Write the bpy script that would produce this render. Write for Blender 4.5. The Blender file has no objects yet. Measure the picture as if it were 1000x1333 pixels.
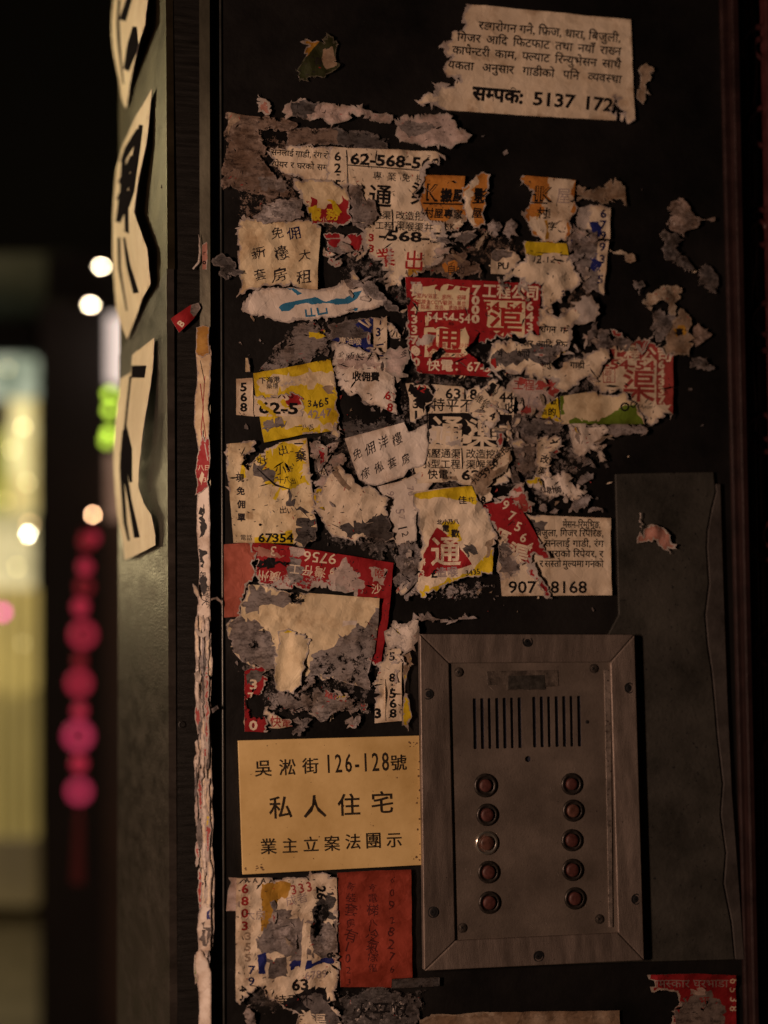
import bpy, math, random
import numpy as np
from mathutils import Vector, Matrix
from mathutils.geometry import delaunay_2d_cdt

SC = bpy.context.scene
COL = SC.collection

# ------------------------------------------------------------------ camera
D0 = 1.2                                   # metres from lens to the wall
F_PX = 1851.0                              # 50 mm lens, 1333 px of a 36 mm high frame
CX, CY = 500.0, 666.5
PITCH, ROLL, YAW = math.radians(-4.89), math.radians(-0.41), math.radians(-13.1)
cy, sy = math.cos(YAW), math.sin(YAW)
cp, sp = math.cos(PITCH), math.sin(PITCH)
cr, sr = math.cos(ROLL), math.sin(ROLL)
RY = np.array([[cy, 0, sy], [0, 1, 0], [-sy, 0, cy]])
RX = np.array([[1, 0, 0], [0, cp, -sp], [0, sp, cp]])
RZ = np.array([[cr, -sr, 0], [sr, cr, 0], [0, 0, 1]])
M = RZ @ RX @ RY                           # wall axes (right, down, into) -> camera axes (right, down, forward)
def towall(v):                             # camera-frame vector -> world vector (x right, y into wall, z up)
    w = M.T @ np.array(v, float)
    return np.array([w[0], w[2], -w[1]])
AXX, AXY, AXZ = towall((1, 0, 0)), towall((0, 1, 0)), towall((0, 0, 1))
CAM = np.array([0, 0, 1.5]) - D0 * AXZ
cd = bpy.data.cameras.new('camera'); cam = bpy.data.objects.new('camera', cd); COL.objects.link(cam)
rm = Matrix(((AXX[0], -AXY[0], -AXZ[0], CAM[0]), (AXX[1], -AXY[1], -AXZ[1], CAM[1]),
             (AXX[2], -AXY[2], -AXZ[2], CAM[2]), (0, 0, 0, 1)))
cam.matrix_world = rm
cd.lens = 50; cd.sensor_fit = 'VERTICAL'; cd.sensor_height = 36; cd.sensor_width = 36
cd.clip_start = 0.05; cd.clip_end = 200
cd.dof.use_dof = True; cd.dof.focus_distance = D0 * 0.985; cd.dof.aperture_fstop = 2.0
cd.dof.aperture_blades = 0
SC.camera = cam

# ------------------------------------------------------------------ light: night street
w = bpy.data.worlds.new('World'); SC.world = w; w.use_nodes = True
wn = w.node_tree.nodes; wl = w.node_tree.links
bg = wn['Background']
sky = wn.new('ShaderNodeTexSky'); sky.sky_type = 'NISHITA'; sky.sun_disc = False
sky.sun_elevation = math.radians(-4); sky.sun_rotation = math.radians(110)
wl.new(sky.outputs[0], bg.inputs[0]); bg.inputs[1].default_value = 0.03
SC.view_settings.view_transform = 'Standard'; SC.view_settings.look = 'None'
SC.view_settings.exposure = 0.0; SC.view_settings.gamma = 1.0
SC.view_settings.use_curve_mapping = False
SC.render.engine = 'CYCLES'
SC.cycles.use_denoising = True
SC.cycles.max_bounces = 5; SC.cycles.transparent_max_bounces = 24
SC.cycles.sample_clamp_indirect = 3
def lamp(name, loc, target, energy, color, sx, sy_, spread=None):
    l = bpy.data.lights.new(name, 'AREA'); l.shape = 'RECTANGLE'; l.size = sx; l.size_y = sy_
    l.energy = energy; l.color = color
    if spread: l.spread = math.radians(spread)
    o = bpy.data.objects.new(name, l); COL.objects.link(o); o.location = loc
    o.rotation_euler = (Vector(target) - Vector(loc)).to_track_quat('-Z', 'Y').to_euler()
    return o
KEY = (-1.30, -0.98, 1.44)                 # unseen area lamp left of the camera, standing in for lit shops
lamp('key_light', KEY, (0.0, 0, 1.42), 19.5, (1.0, 0.64, 0.455), 0.10, 0.35)
SIDE = (-0.72, 0.52, 1.98)                 # unseen area lamp beside the pillar, standing in for lit shops
lamp('side_light', SIDE, (-0.2, 0.1, 1.72), 2.6, (1.0, 0.84, 0.46), 0.05, 0.05)

# ------------------------------------------------------------------ projection helpers
def ray(px, py):
    return towall(((px - CX) / F_PX, (py - CY) / F_PX, 1.0))
def W(px, py, y=0.0):
    r = ray(px, py); t = (y - CAM[1]) / r[1]
    return CAM + r * t
def PD(px, py, d):                         # point at depth d metres from the lens
    return CAM + ray(px, py) * d
def proj(p):
    v = np.array([p[0], -p[2], p[1]]) - np.array([CAM[0], -CAM[2], CAM[1]])
    c = M @ v
    return CX + F_PX * c[0] / c[2], CY + F_PX * c[1] / c[2]
def hslope(px, py):                        # slope of a level line on the wall, in the photograph
    p = W(px, py); a = proj(p); b = proj(p + np.array([0.05, 0, 0]))
    return (b[1] - a[1]) / (b[0] - a[0])
class Plane:
    def __init__(s, p0, n):
        s.p0 = np.array(p0, float); n = np.array(n, float); s.n = n / np.linalg.norm(n)
    def arr(s, P):                         # P (N,2) pixels -> (N,3)
        v = np.stack([(P[:, 0] - CX) / F_PX, (P[:, 1] - CY) / F_PX, np.ones(len(P))], 1) @ M
        v = np.stack([v[:, 0], v[:, 2], -v[:, 1]], 1)
        t = ((s.p0 - CAM) @ s.n) / (v @ s.n)
        return CAM + v * t[:, None]
    def pt(s, px, py): return s.arr(np.array([[px, py]], float))[0]
WALL = Plane((0, 0, 0), (0, -1, 0))

# ------------------------------------------------------------------ custom properties
def tag(o, label=None, cat=None, group=None, kind=None):
    if label: o['label'] = label
    if cat: o['category'] = cat
    if group: o['group'] = group
    if kind: o['kind'] = kind
    return o
def empty(name, loc, label=None, cat=None, group=None, kind=None):
    o = bpy.data.objects.new(name, None); COL.objects.link(o); o.location = loc
    o.empty_display_size = 0.02
    o['_loc'] = list(map(float, loc))
    return tag(o, label, cat, group, kind)
def meshobj(name, verts, faces, mats, parent=None, matidx=None, smooth=False, origin=None):
    v = np.array(verts, float)
    if parent is not None: org = np.array(parent['_loc'])
    elif origin is not None: org = np.array(origin, float)
    else: org = v.mean(0)
    me = bpy.data.meshes.new(name)
    me.from_pydata((v - org).tolist(), [], [list(map(int, f)) for f in faces])
    for m in (mats if isinstance(mats, (list, tuple)) else [mats]): me.materials.append(m)
    if matidx is not None: me.polygons.foreach_set('material_index', np.array(matidx, dtype=np.int32))
    if smooth: me.polygons.foreach_set('use_smooth', [True] * len(me.polygons))
    me.update()
    o = bpy.data.objects.new(name, me); COL.objects.link(o)
    if parent is not None: o.parent = parent; o['_loc'] = list(map(float, org))
    else: o.location = org; o['_loc'] = list(map(float, org))
    return o
def bevel(o, w_, seg=2):
    m = o.modifiers.new('bevel', 'BEVEL'); m.width = w_; m.segments = seg; m.limit_method = 'ANGLE'
    return o
def prism(poly, d):                        # poly: list of 3-D points (ccw from front), extruded by vector d
    n = len(poly); P = [np.array(p, float) for p in poly]; d = np.array(d, float)
    v = P + [p + d for p in P]
    f = [list(range(n))[::-1], list(range(n, 2 * n))] + [[i, (i + 1) % n, n + (i + 1) % n, n + i] for i in range(n)]
    return v, f
def join(parts):
    V, Fc = [], []
    for v, f in parts:
        k = len(V); V += list(v); Fc += [[i + k for i in q] for q in f]
    return V, Fc
def box(x0, x1, y0, y1, z0, z1):
    v = [(x0, y0, z0), (x1, y0, z0), (x1, y1, z0), (x0, y1, z0), (x0, y0, z1), (x1, y0, z1), (x1, y1, z1), (x0, y1, z1)]
    return [np.array(p, float) for p in v], [[0, 3, 2, 1], [4, 5, 6, 7], [0, 1, 5, 4], [1, 2, 6, 5], [2, 3, 7, 6], [3, 0, 4, 7]]
def ring(center, axis, prof, seg=28):      # lathe: prof list of (radius, height along axis)
    axis = np.array(axis, float); axis /= np.linalg.norm(axis)
    a = np.cross(axis, [0, 0, 1.0]); 
    if np.linalg.norm(a) < 1e-3: a = np.cross(axis, [1.0, 0, 0])
    a /= np.linalg.norm(a); b = np.cross(axis, a); c = np.array(center, float)
    V, Fc = [], []
    for r, h in prof:
        for k in range(seg):
            t = 2 * math.pi * k / seg
            V.append(c + axis * h + r * (math.cos(t) * a + math.sin(t) * b))
    for j in range(len(prof) - 1):
        for k in range(seg):
            k2 = (k + 1) % seg
            Fc.append([j * seg + k, j * seg + k2, (j + 1) * seg + k2, (j + 1) * seg + k])
    Fc.append([(len(prof) - 1) * seg + k for k in range(seg)])
    return V, Fc
def tube(path, r, seg=8):
    path = [np.array(p, float) for p in path]; V, Fc = [], []
    for i, p in enumerate(path):
        t = path[min(i + 1, len(path) - 1)] - path[max(i - 1, 0)]; t /= np.linalg.norm(t) + 1e-12
        a = np.cross(t, [0, 1, 0.01]); a /= np.linalg.norm(a); b = np.cross(t, a)
        rr = r[i] if isinstance(r, (list, tuple)) else r
        for k in range(seg):
            q = 2 * math.pi * k / seg; V.append(p + rr * (math.cos(q) * a + math.sin(q) * b))
    for i in range(len(path) - 1):
        for k in range(seg):
            Fc.append([i * seg + k, i * seg + (k + 1) % seg, (i + 1) * seg + (k + 1) % seg, (i + 1) * seg + k])
    Fc.append(list(range(seg))[::-1]); Fc.append([(len(path) - 1) * seg + k for k in range(seg)])
    return V, Fc

# ------------------------------------------------------------------ materials
def newmat(name):
    m = bpy.data.materials.new(name); m.use_nodes = True
    return m, m.node_tree.nodes, m.node_tree.links, m.node_tree.nodes['Principled BSDF']
def ramp(N, L, src, stops):
    r = N.new('ShaderNodeValToRGB'); e = r.color_ramp.elements
    while len(e) < len(stops): e.new(0.5)
    for q, (p, c) in zip(e, stops):
        q.position = p; q.color = tuple(c) + (1,) if len(c) == 3 else c
    L.new(src, r.inputs[0]); return r.outputs[0]
def noise(N, L, vec, scale, detail=4, rough=0.6):
    n = N.new('ShaderNodeTexNoise'); n.inputs['Scale'].default_value = scale
    n.inputs['Detail'].default_value = detail; n.inputs['Roughness'].default_value = rough
    if vec is not None: L.new(vec, n.inputs['Vector'])
    return n.outputs[0]
def mapping(N, L, src, scale=(1, 1, 1)):
    m = N.new('ShaderNodeMapping'); m.inputs['Scale'].default_value = scale
    L.new(src, m.inputs['Vector']); return m.outputs[0]
def math_(N, L, op, a, b=None, clamp=False):
    m = N.new('ShaderNodeMath'); m.operation = op; m.use_clamp = clamp
    for i, x in enumerate((a, b)):
        if x is None: continue
        if isinstance(x, (int, float)): m.inputs[i].default_value = x
        else: L.new(x, m.inputs[i])
    return m.outputs[0]
def mixc(N, L, f, a, b, typ='MIX'):
    m = N.new('ShaderNodeMix'); m.data_type = 'RGBA'; m.blend_type = typ
    for i, x in ((0, f), (6, a), (7, b)):
        if isinstance(x, (int, float)): m.inputs[i].default_value = x
        elif isinstance(x, tuple): m.inputs[i].default_value = x + (1,) if len(x) == 3 else x
        else: L.new(x, m.inputs[i])
    return m.outputs[2]
def surf(name, col, rough=0.5, metal=0.0, var=0.25, vscale=40, bump=0.0, bscale=300, stretch=(1, 1, 1),
         specks=None, col2=None, coat=0):
    """painted or metal surface with uneven tone, specks and fine relief"""
    m, N, L, B = newmat(name)
    pos = N.new('ShaderNodeNewGeometry').outputs['Position']
    v1 = mapping(N, L, pos, stretch)
    n1 = noise(N, L, v1, vscale, 6, 0.65)
    c2 = col2 or tuple(min(1, c * (1 + 2 * var)) for c in col)
    c = ramp(N, L, n1, [(0.3, tuple(x * (1 - var) for x in col)), (0.7, c2)])
    if specks:
        n2 = noise(N, L, pos, specks[1], 3, 0.7)
        k = ramp(N, L, n2, [(specks[2], (0, 0, 0)), (specks[2] + 0.03, (1, 1, 1))])
        c = mixc(N, L, k, c, specks[0])
    L.new(c, B.inputs['Base Color'])
    r = ramp(N, L, n1, [(0.25, (rough * 0.75,) * 3), (0.75, (min(1, rough * 1.25),) * 3)])
    L.new(r, B.inputs['Roughness'])
    B.inputs['Metallic'].default_value = metal
    if coat: B.inputs['Coat Weight'].default_value = coat
    if bump:
        n3 = noise(N, L, v1, bscale, 5, 0.6)
        bp = N.new('ShaderNodeBump'); bp.inputs['Strength'].default_value = bump; bp.inputs['Distance'].default_value = 0.001
        L.new(n3, bp.inputs['Height']); L.new(bp.outputs[0], B.inputs['Normal'])
    return m
def emit(name, col, strength):
    m, N, L, B = newmat(name)
    B.inputs['Base Color'].default_value = (*[c * .6 for c in col], 1)
    B.inputs['Emission Color'].default_value = (*col, 1); B.inputs['Emission Strength'].default_value = strength
    return m

# shared print-on-paper group: attribute pw = (torn-through amount, hole amount, dirt)
G = bpy.data.node_groups.new('torn_paper', 'ShaderNodeTree')
for nm, tp in (('Ink', 'NodeSocketColor'), ('Core', 'NodeSocketColor'), ('Rough', 'NodeSocketFloat'), ('Grime', 'NodeSocketFloat')):
    G.interface.new_socket(nm, in_out='INPUT', socket_type=tp)
G.interface.new_socket('Shader', in_out='OUTPUT', socket_type='NodeSocketShader')
N, L = G.nodes, G.links
gi = N.new('NodeGroupInput'); go = N.new('NodeGroupOutput')
pos = N.new('ShaderNodeNewGeometry').outputs['Position']
at = N.new('ShaderNodeAttribute'); at.attribute_name = 'pw'
sx_ = N.new('ShaderNodeSeparateColor'); L.new(at.outputs['Color'], sx_.inputs[0])
cr_, cg_, cb_ = sx_.outputs
nA = noise(N, L, pos, 260, 8, 0.72); nB = noise(N, L, pos, 150, 9, 0.78); nC = noise(N, L, pos, 45, 6, 0.65)
nD = noise(N, L, pos, 1400, 3, 0.6); nE = noise(N, L, pos, 9, 3, 0.5)
def thr(a, n, gain, spread):               # 0..1 mask: a + noise above one half
    s = math_(N, L, 'MULTIPLY', math_(N, L, 'SUBTRACT', n, 0.5), spread)
    s = math_(N, L, 'SUBTRACT', math_(N, L, 'ADD', a, s), 0.5)
    return math_(N, L, 'ADD', math_(N, L, 'MULTIPLY', s, gain), 0.5, True)
core = thr(cr_, nA, 14, 1.7)
hole = thr(cg_, nB, 30, 2.2)
dirt = thr(cb_, nC, 2.2, 2.0)
corec = mixc(N, L, ramp(N, L, nB, [(0.3, (0.55, 0.5, 0.5)), (0.7, (1, 1, 1))]), (0.30, 0.265, 0.26), gi.outputs['Core'])
inkc = mixc(N, L, ramp(N, L, nC, [(0.25, (0, 0, 0)), (0.8, (1, 1, 1))]), gi.outputs['Ink'], (0.86, 0.80, 0.72), 'MULTIPLY')
c = mixc(N, L, core, inkc, corec)
c = mixc(N, L, math_(N, L, 'MULTIPLY', dirt, 0.7), c, (0.46, 0.36, 0.28), 'MULTIPLY')
sp1 = ramp(N, L, nD, [(0.66, (0, 0, 0)), (0.72, (1, 1, 1))])
c = mixc(N, L, math_(N, L, 'MULTIPLY', sp1, math_(N, L, 'ADD', 0.12, math_(N, L, 'MULTIPLY', cb_, 0.5))), c, (0.03, 0.025, 0.025))
gr = ramp(N, L, nE, [(0.35, (1, 1, 1)), (0.65, (0.62, 0.58, 0.56))])
c = mixc(N, L, math_(N, L, 'MINIMUM', gi.outputs['Grime'], 1.0), c, mixc(N, L, 1.0, c, gr, 'MULTIPLY'))
nF = noise(N, L, mapping(N, L, pos, (1, 1, 2.2)), 110, 8, 0.8)     # leftover print and glue on old pulp
mo = ramp(N, L, nF, [(0.40, (0.16, 0.14, 0.14)), (0.52, (1, 1, 1))])
c = mixc(N, L, math_(N, L, 'SUBTRACT', gi.outputs['Grime'], 1.0, True), c, mixc(N, L, 1.0, c, mo, 'MULTIPLY'))
B = N.new('ShaderNodeBsdfPrincipled')
L.new(c, B.inputs['Base Color'])
L.new(math_(N, L, 'ADD', gi.outputs['Rough'], math_(N, L, 'MULTIPLY', core, 0.3), True), B.inputs['Roughness'])
B.inputs['Specular IOR Level'].default_value = 0.2
vo = N.new('ShaderNodeTexVoronoi'); vo.feature = 'DISTANCE_TO_EDGE'; vo.inputs['Scale'].default_value = 52
wv = N.new('ShaderNodeVectorMath'); wv.operation = 'ADD'; nw = N.new('ShaderNodeTexNoise'); nw.inputs['Scale'].default_value = 30; nw.inputs['Detail'].default_value = 3
ws = N.new('ShaderNodeVectorMath'); ws.operation = 'SCALE'; ws.inputs['Scale'].default_value = 0.035
L.new(pos, nw.inputs['Vector']); L.new(nw.outputs['Color'], ws.inputs[0]); L.new(pos, wv.inputs[0]); L.new(ws.outputs[0], wv.inputs[1]); L.new(wv.outputs[0], vo.inputs['Vector'])
cre = math_(N, L, 'MULTIPLY', math_(N, L, 'MINIMUM', vo.outputs['Distance'], 0.05), 4.0)
hgt = math_(N, L, 'ADD', math_(N, L, 'ADD', cre, math_(N, L, 'MULTIPLY', nA, 0.22)), math_(N, L, 'MULTIPLY', nC, 0.7))
hgt = math_(N, L, 'ADD', hgt, math_(N, L, 'MULTIPLY', core, -0.5))
hgt = math_(N, L, 'ADD', hgt, math_(N, L, 'MULTIPLY', math_(N, L, 'MULTIPLY', nA, core), 0.8))
bp = N.new('ShaderNodeBump'); bp.inputs['Strength'].default_value = 0.4; bp.inputs['Distance'].default_value = 0.0010
L.new(hgt, bp.inputs['Height']); L.new(bp.outputs[0], B.inputs['Normal'])
tr = N.new('ShaderNodeBsdfTransparent'); mx = N.new('ShaderNodeMixShader')
L.new(hole, mx.inputs[0]); L.new(B.outputs[0], mx.inputs[1]); L.new(tr.outputs[0], mx.inputs[2])
L.new(mx.outputs[0], go.inputs[0])
MATS = {}
def paper(name, ink, corecol=(0.58, 0.53, 0.52), rough=0.55, grime=0.6):
    m = bpy.data.materials.new(name); m.use_nodes = True; t = m.node_tree
    t.nodes.remove(t.nodes['Principled BSDF'])
    g = t.nodes.new('ShaderNodeGroup'); g.node_tree = G
    g.inputs['Ink'].default_value = (*ink, 1); g.inputs['Core'].default_value = (*corecol, 1)
    g.inputs['Rough'].default_value = rough; g.inputs['Grime'].default_value = grime
    t.links.new(g.outputs[0], t.nodes['Material Output'].inputs[0])
    MATS[name] = m; return m
for nm, c in dict(white=(0.86, 0.79, 0.73), cream=(0.84, 0.72, 0.50), ivory=(0.86, 0.75, 0.60), pinkwhite=(0.66, 0.55, 0.53), tan=(0.42, 0.33, 0.25),
                  brown=(0.26, 0.20, 0.17), greyp=(0.20, 0.185, 0.19), dgrey=(0.12, 0.115, 0.12), mgrey=(0.33, 0.305, 0.31),
                  yellow=(0.80, 0.62, 0.03), red=(0.37, 0.022, 0.030), redp=(0.42, 0.075, 0.07), redor=(0.36, 0.062, 0.04), pink=(0.48, 0.24, 0.20),
                  orange=(0.62, 0.27, 0.06), green=(0.16, 0.26, 0.03), dgreen=(0.04, 0.05, 0.02), blue=(0.02, 0.03, 0.20),
                  cyan=(0.04, 0.22, 0.42), ink=(0.012, 0.011, 0.013), rink=(0.42, 0.03, 0.03), bink=(0.01, 0.012, 0.09),
                  ghost=(0.40, 0.34, 0.36), gold=(0.50, 0.28, 0.04), pen=(0.03, 0.025, 0.03), rpen=(0.10, 0.02, 0.02),
                  salmon=(0.52, 0.15, 0.11), wedge=(0.74, 0.66, 0.50)).items():
    paper(nm, c, tuple(min(.6, q * 1.5 + .02) for q in c) if nm in ('greyp', 'dgrey', 'brown', 'mgrey', 'tan', 'dgreen') else (0.60, 0.54, 0.50), grime=1.75 if nm in ('greyp', 'dgrey', 'brown', 'mgrey') else 1.35 if nm in ('tan', 'pinkwhite') else 0.6)
_m, _N, _L, _B = newmat('brush_ink'); _d = _N.new('ShaderNodeBsdfDiffuse'); _d.inputs['Color'].default_value = (0.010, 0.009, 0.010, 1)
_L.new(_d.outputs[0], _N['Material Output'].inputs[0]); MATS['brush'] = _m
MATS['core'] = paper('paper_core', (0.58, 0.53, 0.52), rough=0.9)

# ------------------------------------------------------------------ 2-D noise for shapes
def _h(ix, iy, s):
    n = (ix * 374761393 + iy * 668265263 + s * 974634777) & 0xffffffff
    n = ((n ^ (n >> 13)) * 1274126177) & 0xffffffff
    return ((n ^ (n >> 16)) & 0xffff) / 65535.0
def vnoise(x, y, s=0):
    x = np.asarray(x, float); y = np.asarray(y, float)
    ix = np.floor(x).astype(np.int64); iy = np.floor(y).astype(np.int64); fx = x - ix; fy = y - iy
    fx = fx * fx * (3 - 2 * fx); fy = fy * fy * (3 - 2 * fy)
    a = _h(ix, iy, s); b = _h(ix + 1, iy, s); c_ = _h(ix, iy + 1, s); d = _h(ix + 1, iy + 1, s)
    return (a * (1 - fx) + b * fx) * (1 - fy) + (c_ * (1 - fx) + d * fx) * fy * 1.0
def fbm(x, y, s=0, o=4):
    r = 0; a = 1; t = 0
    for k in range(o):
        r = r + a * vnoise(x, y, s + k * 17); t += a; x = x * 2.03; y = y * 2.03; a *= 0.5
    return r / t
def relief(P):                             # shared relief of the paste layers, metres
    x, y = P[:, 0], P[:, 1]
    r = 0.0012 * fbm(x / 45, y / 45, 3, 3) + 0.0008 * (1 - np.abs(2 * fbm(x / 30 + 9, y / 22, 11, 3) - 1)) ** 3
    return r

# ------------------------------------------------------------------ glyph outlines
_gc = {}
def outline(ch, bold=0.0):
    k = (ch, bold)
    if k in _gc: return _gc[k]
    def get(s):
        c_ = bpy.data.curves.new('glyph', 'FONT'); c_.body = s; c_.fill_mode = 'NONE'; c_.resolution_u = 2
        o = bpy.data.objects.new('glyph', c_); me = o.to_mesh()
        if me is None:
            bpy.data.objects.remove(o); bpy.data.curves.remove(c_); return [], 0
        v = [(q.co.x, q.co.y) for q in me.vertices]; nxt = {}
        for e in me.edges:
            a, b = e.vertices; nxt.setdefault(a, []).append(b); nxt.setdefault(b, []).append(a)
        loops = []; seen = set()
        for s0 in range(len(v)):
            if s0 in seen or s0 not in nxt: continue
            lp = [s0]; seen.add(s0); cur = s0
            while True:
                nn = [q for q in nxt[cur] if q not in seen]
                if not nn: break
                cur = nn[0]; seen.add(cur); lp.append(cur)
            if len(lp) > 2: loops.append(np.array([v[i] for i in lp]))
        if bold and loops:                 # thicken: push every outline away from the filled side
            ar = [0.5 * np.sum(l[:, 0] * np.roll(l[:, 1], -1) - l[:, 1] * np.roll(l[:, 0], -1)) for l in loops]
            sg_ = 1.0 if ar[int(np.argmax(np.abs(ar)))] > 0 else -1.0
            new = []
            for l in loops:
                d = np.roll(l, -1, 0) - l; d /= np.linalg.norm(d, axis=1)[:, None] + 1e-9
                n1 = np.stack([d[:, 1], -d[:, 0]], 1) * sg_; n0 = np.roll(n1, 1, 0)
                m_ = n0 + n1; q = np.linalg.norm(m_, axis=1)[:, None] + 1e-6; m_ = m_ / q
                new.append(l + m_ * bold * np.clip(2.0 / q, 1.0, 1.8))
            loops = new
        o.to_mesh_clear(); bpy.data.objects.remove(o); bpy.data.curves.remove(c_)
        mxx = max([l[:, 0].max() for l in loops], default=0)
        return loops, mxx
    loops, w1 = get(ch)
    if ord(ch) > 0x2e80: adv = 1.0
    elif ch == ' ': adv = 0.3
    else:
        w2 = get(ch + ch)[1]; adv = w2 - w1
    _gc[k] = (loops, adv); return _gc[k]
def clipx(poly, xm):
    out = []; n = len(poly)
    for i in range(n):
        a, b = poly[i], poly[(i + 1) % n]
        if a[0] <= xm: out.append(a)
        if (a[0] <= xm) != (b[0] <= xm):
            t = (xm - a[0]) / (b[0] - a[0]); out.append(a + t * (b - a))
    return np.array(out) if len(out) > 2 else None
CONS = set(chr(c_) for c_ in range(0x915, 0x93a))
VM = set('ािीुूृेैोौंँः')
def deva(s, bold):                         # small shaping pass for Devanagari words: reorder i, half letters, reph
    out = []; x = 0.0; i = 0; n = len(s); HAL = '\u094d'
    def put(ch, x, cut=None, dx=0, dy=0, sc=1):
        lo, adv = outline(ch, bold)
        for l in lo:
            q = l * sc + [x + dx, dy]
            if cut is not None:
                q = clipx(q, x + cut)
                if q is None: continue
            out.append(q)
        return adv * sc
    while i < n:
        ch = s[i]
        if ch not in CONS:
            x += put(ch, x); i += 1; continue
        cl = [ch]; i += 1; reph = False
        while i + 1 < n and s[i] == HAL and s[i + 1] in CONS: cl.append(s[i + 1]); i += 2
        endhal = i < n and s[i] == HAL
        if endhal: i += 1
        mt = ''
        while i < n and s[i] in VM: mt += s[i]; i += 1
        if cl[0] == 'र' and len(cl) > 1: reph = True; cl = cl[1:]
        if 'ि' in mt: x += put('ि', x)
        for k, c_ in enumerate(cl):
            if k > 0 and c_ == 'र':
                out.append(np.array([(x - .42, .10), (x - .60, -.04), (x - .64, .0), (x - .46, .15)])); continue
            lo, adv = outline(c_, bold)
            last = k == len(cl) - 1 or (k == len(cl) - 2 and cl[-1] == 'र')
            if last: put(c_, x); x += adv
            else:
                put(c_, x, cut=adv * 0.70); x += adv * 0.66
        if endhal: put(HAL, x)
        for m_ in mt:
            if m_ == 'ि': continue
            a = put(m_, x); x += a
        if reph:
            out.append(np.array([(x - .12, .62), (x - .20, .72), (x - .32, .80), (x - .44, .78), (x - .46, .70), (x - .42, .70), (x - .38, .74), (x - .30, .74), (x - .20, .68), (x - .16, .62)]))
    return out, x
class T:                                   # a run of print: list of contour loops in photo pixels
    def __init__(s, text, x, y, size, col='ink', ang=None, sx=1.0, bold=0.0, shear=0.0, jit=0.0, vert=0, gap=0.0, seed=1, flip=False, fit=None):
        s.col = col; s.glyphs = []
        if bold >= 0.02 and any(c_.isdigit() for c_ in text): bold += 0.002
        elif bold >= 0 and col not in ('ghost',): bold += 0.008
        rr = random.Random(seed * 7919 + len(text))
        if ang is None: ang = math.degrees(math.atan(hslope(x, y)))
        a = math.radians(ang); ux = np.array([math.cos(a), math.sin(a)]); uy = np.array([-math.sin(a), math.cos(a)])
        pen = 0.0
        if any(0x900 <= ord(c_) < 0x980 for c_ in text):
            loops, adv = deva(text, bold); items = [(loops, adv)]
        else: items = [outline(c_, bold) for c_ in text]
        tot = sum((ad * sx + gap) for _, ad in items) * size
        if fit and not vert: sx *= fit / tot
        s.width = tot
        for loops, adv in items:
            ja = rr.uniform(-1, 1) * jit * 0.25; js = 1 + rr.uniform(-1, 1) * jit * 0.25; jy = rr.uniform(-1, 1) * jit * 0.12
            g = []
            for l in loops:
                p = l.copy()
                if jit:
                    m_ = np.array([0.5, 0.35]); p = (p - m_) * js
                    p = np.stack([p[:, 0] * math.cos(ja) - p[:, 1] * math.sin(ja), p[:, 0] * math.sin(ja) + p[:, 1] * math.cos(ja)], 1) + m_ + [0, jy]
                    p = p + 0.03 * jit * np.stack([np.sin(p[:, 1] * 17 + pen * 5), np.cos(p[:, 0] * 15 + pen * 3)], 1)
                X = (p[:, 0] + shear * p[:, 1]) * sx * size; Y = -p[:, 1] * size
                if flip: X = -X; Y = -Y
                if vert: X = X; Y = Y + pen
                else: X = X + (pen if not flip else -pen)
                g.append(np.array([x, y]) + X[:, None] * ux + Y[:, None] * uy)
            s.glyphs.append(g)
            pen += (vert if vert else (adv * sx + gap) * size)
def rows(words, x0, y0, x1, size, col='ink', bold=0.012):
    wd = [T(w_, 0, 500, size, ang=0, bold=bold).width for w_ in words]
    s = min(1.0, (x1 - x0) * 0.93 / sum(wd)); gap = ((x1 - x0) - sum(wd) * s) / max(1, len(words) - 1)
    if len(words) == 1: gap = 0
    out = []; x = x0; sl = hslope((x0 + x1) / 2, y0)
    for w_, q in zip(words, wd):
        out.append(T(w_, x, y0 + (x - x0) * sl, size, col, bold=bold, sx=s, ang=math.degrees(math.atan(sl)))); x += q * s + gap
    return out
# ------------------------------------------------------------------ polygons
def PP(s):
    pts, st = [], []
    for t in s.split():
        f = t.endswith('s'); t = t.rstrip('s'); a, b = t.split(','); pts.append((float(a), float(b))); st.append(f)
    return np.array(pts), st
def jag(pts, st, amp, seed, step=2.2):
    rr = random.Random(seed); out = []; torn = []
    n = len(pts)
    for i in range(n):
        a, b = np.array(pts[i]), np.array(pts[(i + 1) % n]); L_ = np.linalg.norm(b - a)
        if st[i]:
            k = max(1, int(L_ / 6)); 
            for j in range(k):
                t = j / k; q = a + (b - a) * t
                if j: q = q + np.array([rr.uniform(-.25, .25), rr.uniform(-.25, .25)])
                out.append(q); torn.append(False)
            continue
        seg = [a, b]; am = min(amp * L_ / 11.0, amp * 2.2)
        while L_ > step * 1.4 and len(seg) < 400:
            ns = [seg[0]]
            for j in range(len(seg) - 1):
                d = seg[j + 1] - seg[j]; nrm = np.array([-d[1], d[0]]) / (np.linalg.norm(d) + 1e-9)
                ns.append((seg[j] + seg[j + 1]) / 2 + nrm * math.copysign(abs(rr.uniform(-1, 1)) ** 2.2 * 1.7, rr.uniform(-1, 1)) * am + d * rr.uniform(-.18, .18)); ns.append(seg[j + 1])
            seg = ns; L_ /= 2; am *= 0.52
        seg = seg[:-1]
        if amp > 1.3:                      # sharp tatters: tongues and notches
            for j in range(1, len(seg) - 1):
                if rr.random() < 0.11:
                    d = seg[j + 1] - seg[j - 1]; nrm = np.array([d[1], -d[0]]) / (np.linalg.norm(d) + 1e-9)
                    seg[j] = seg[j] + nrm * rr.choice([-1, -1, 1]) * rr.uniform(1.0, 2.6) * amp + d * rr.uniform(-.8, .8)
        out += seg; torn += [True] * len(seg)
    return np.array(out), torn
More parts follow.
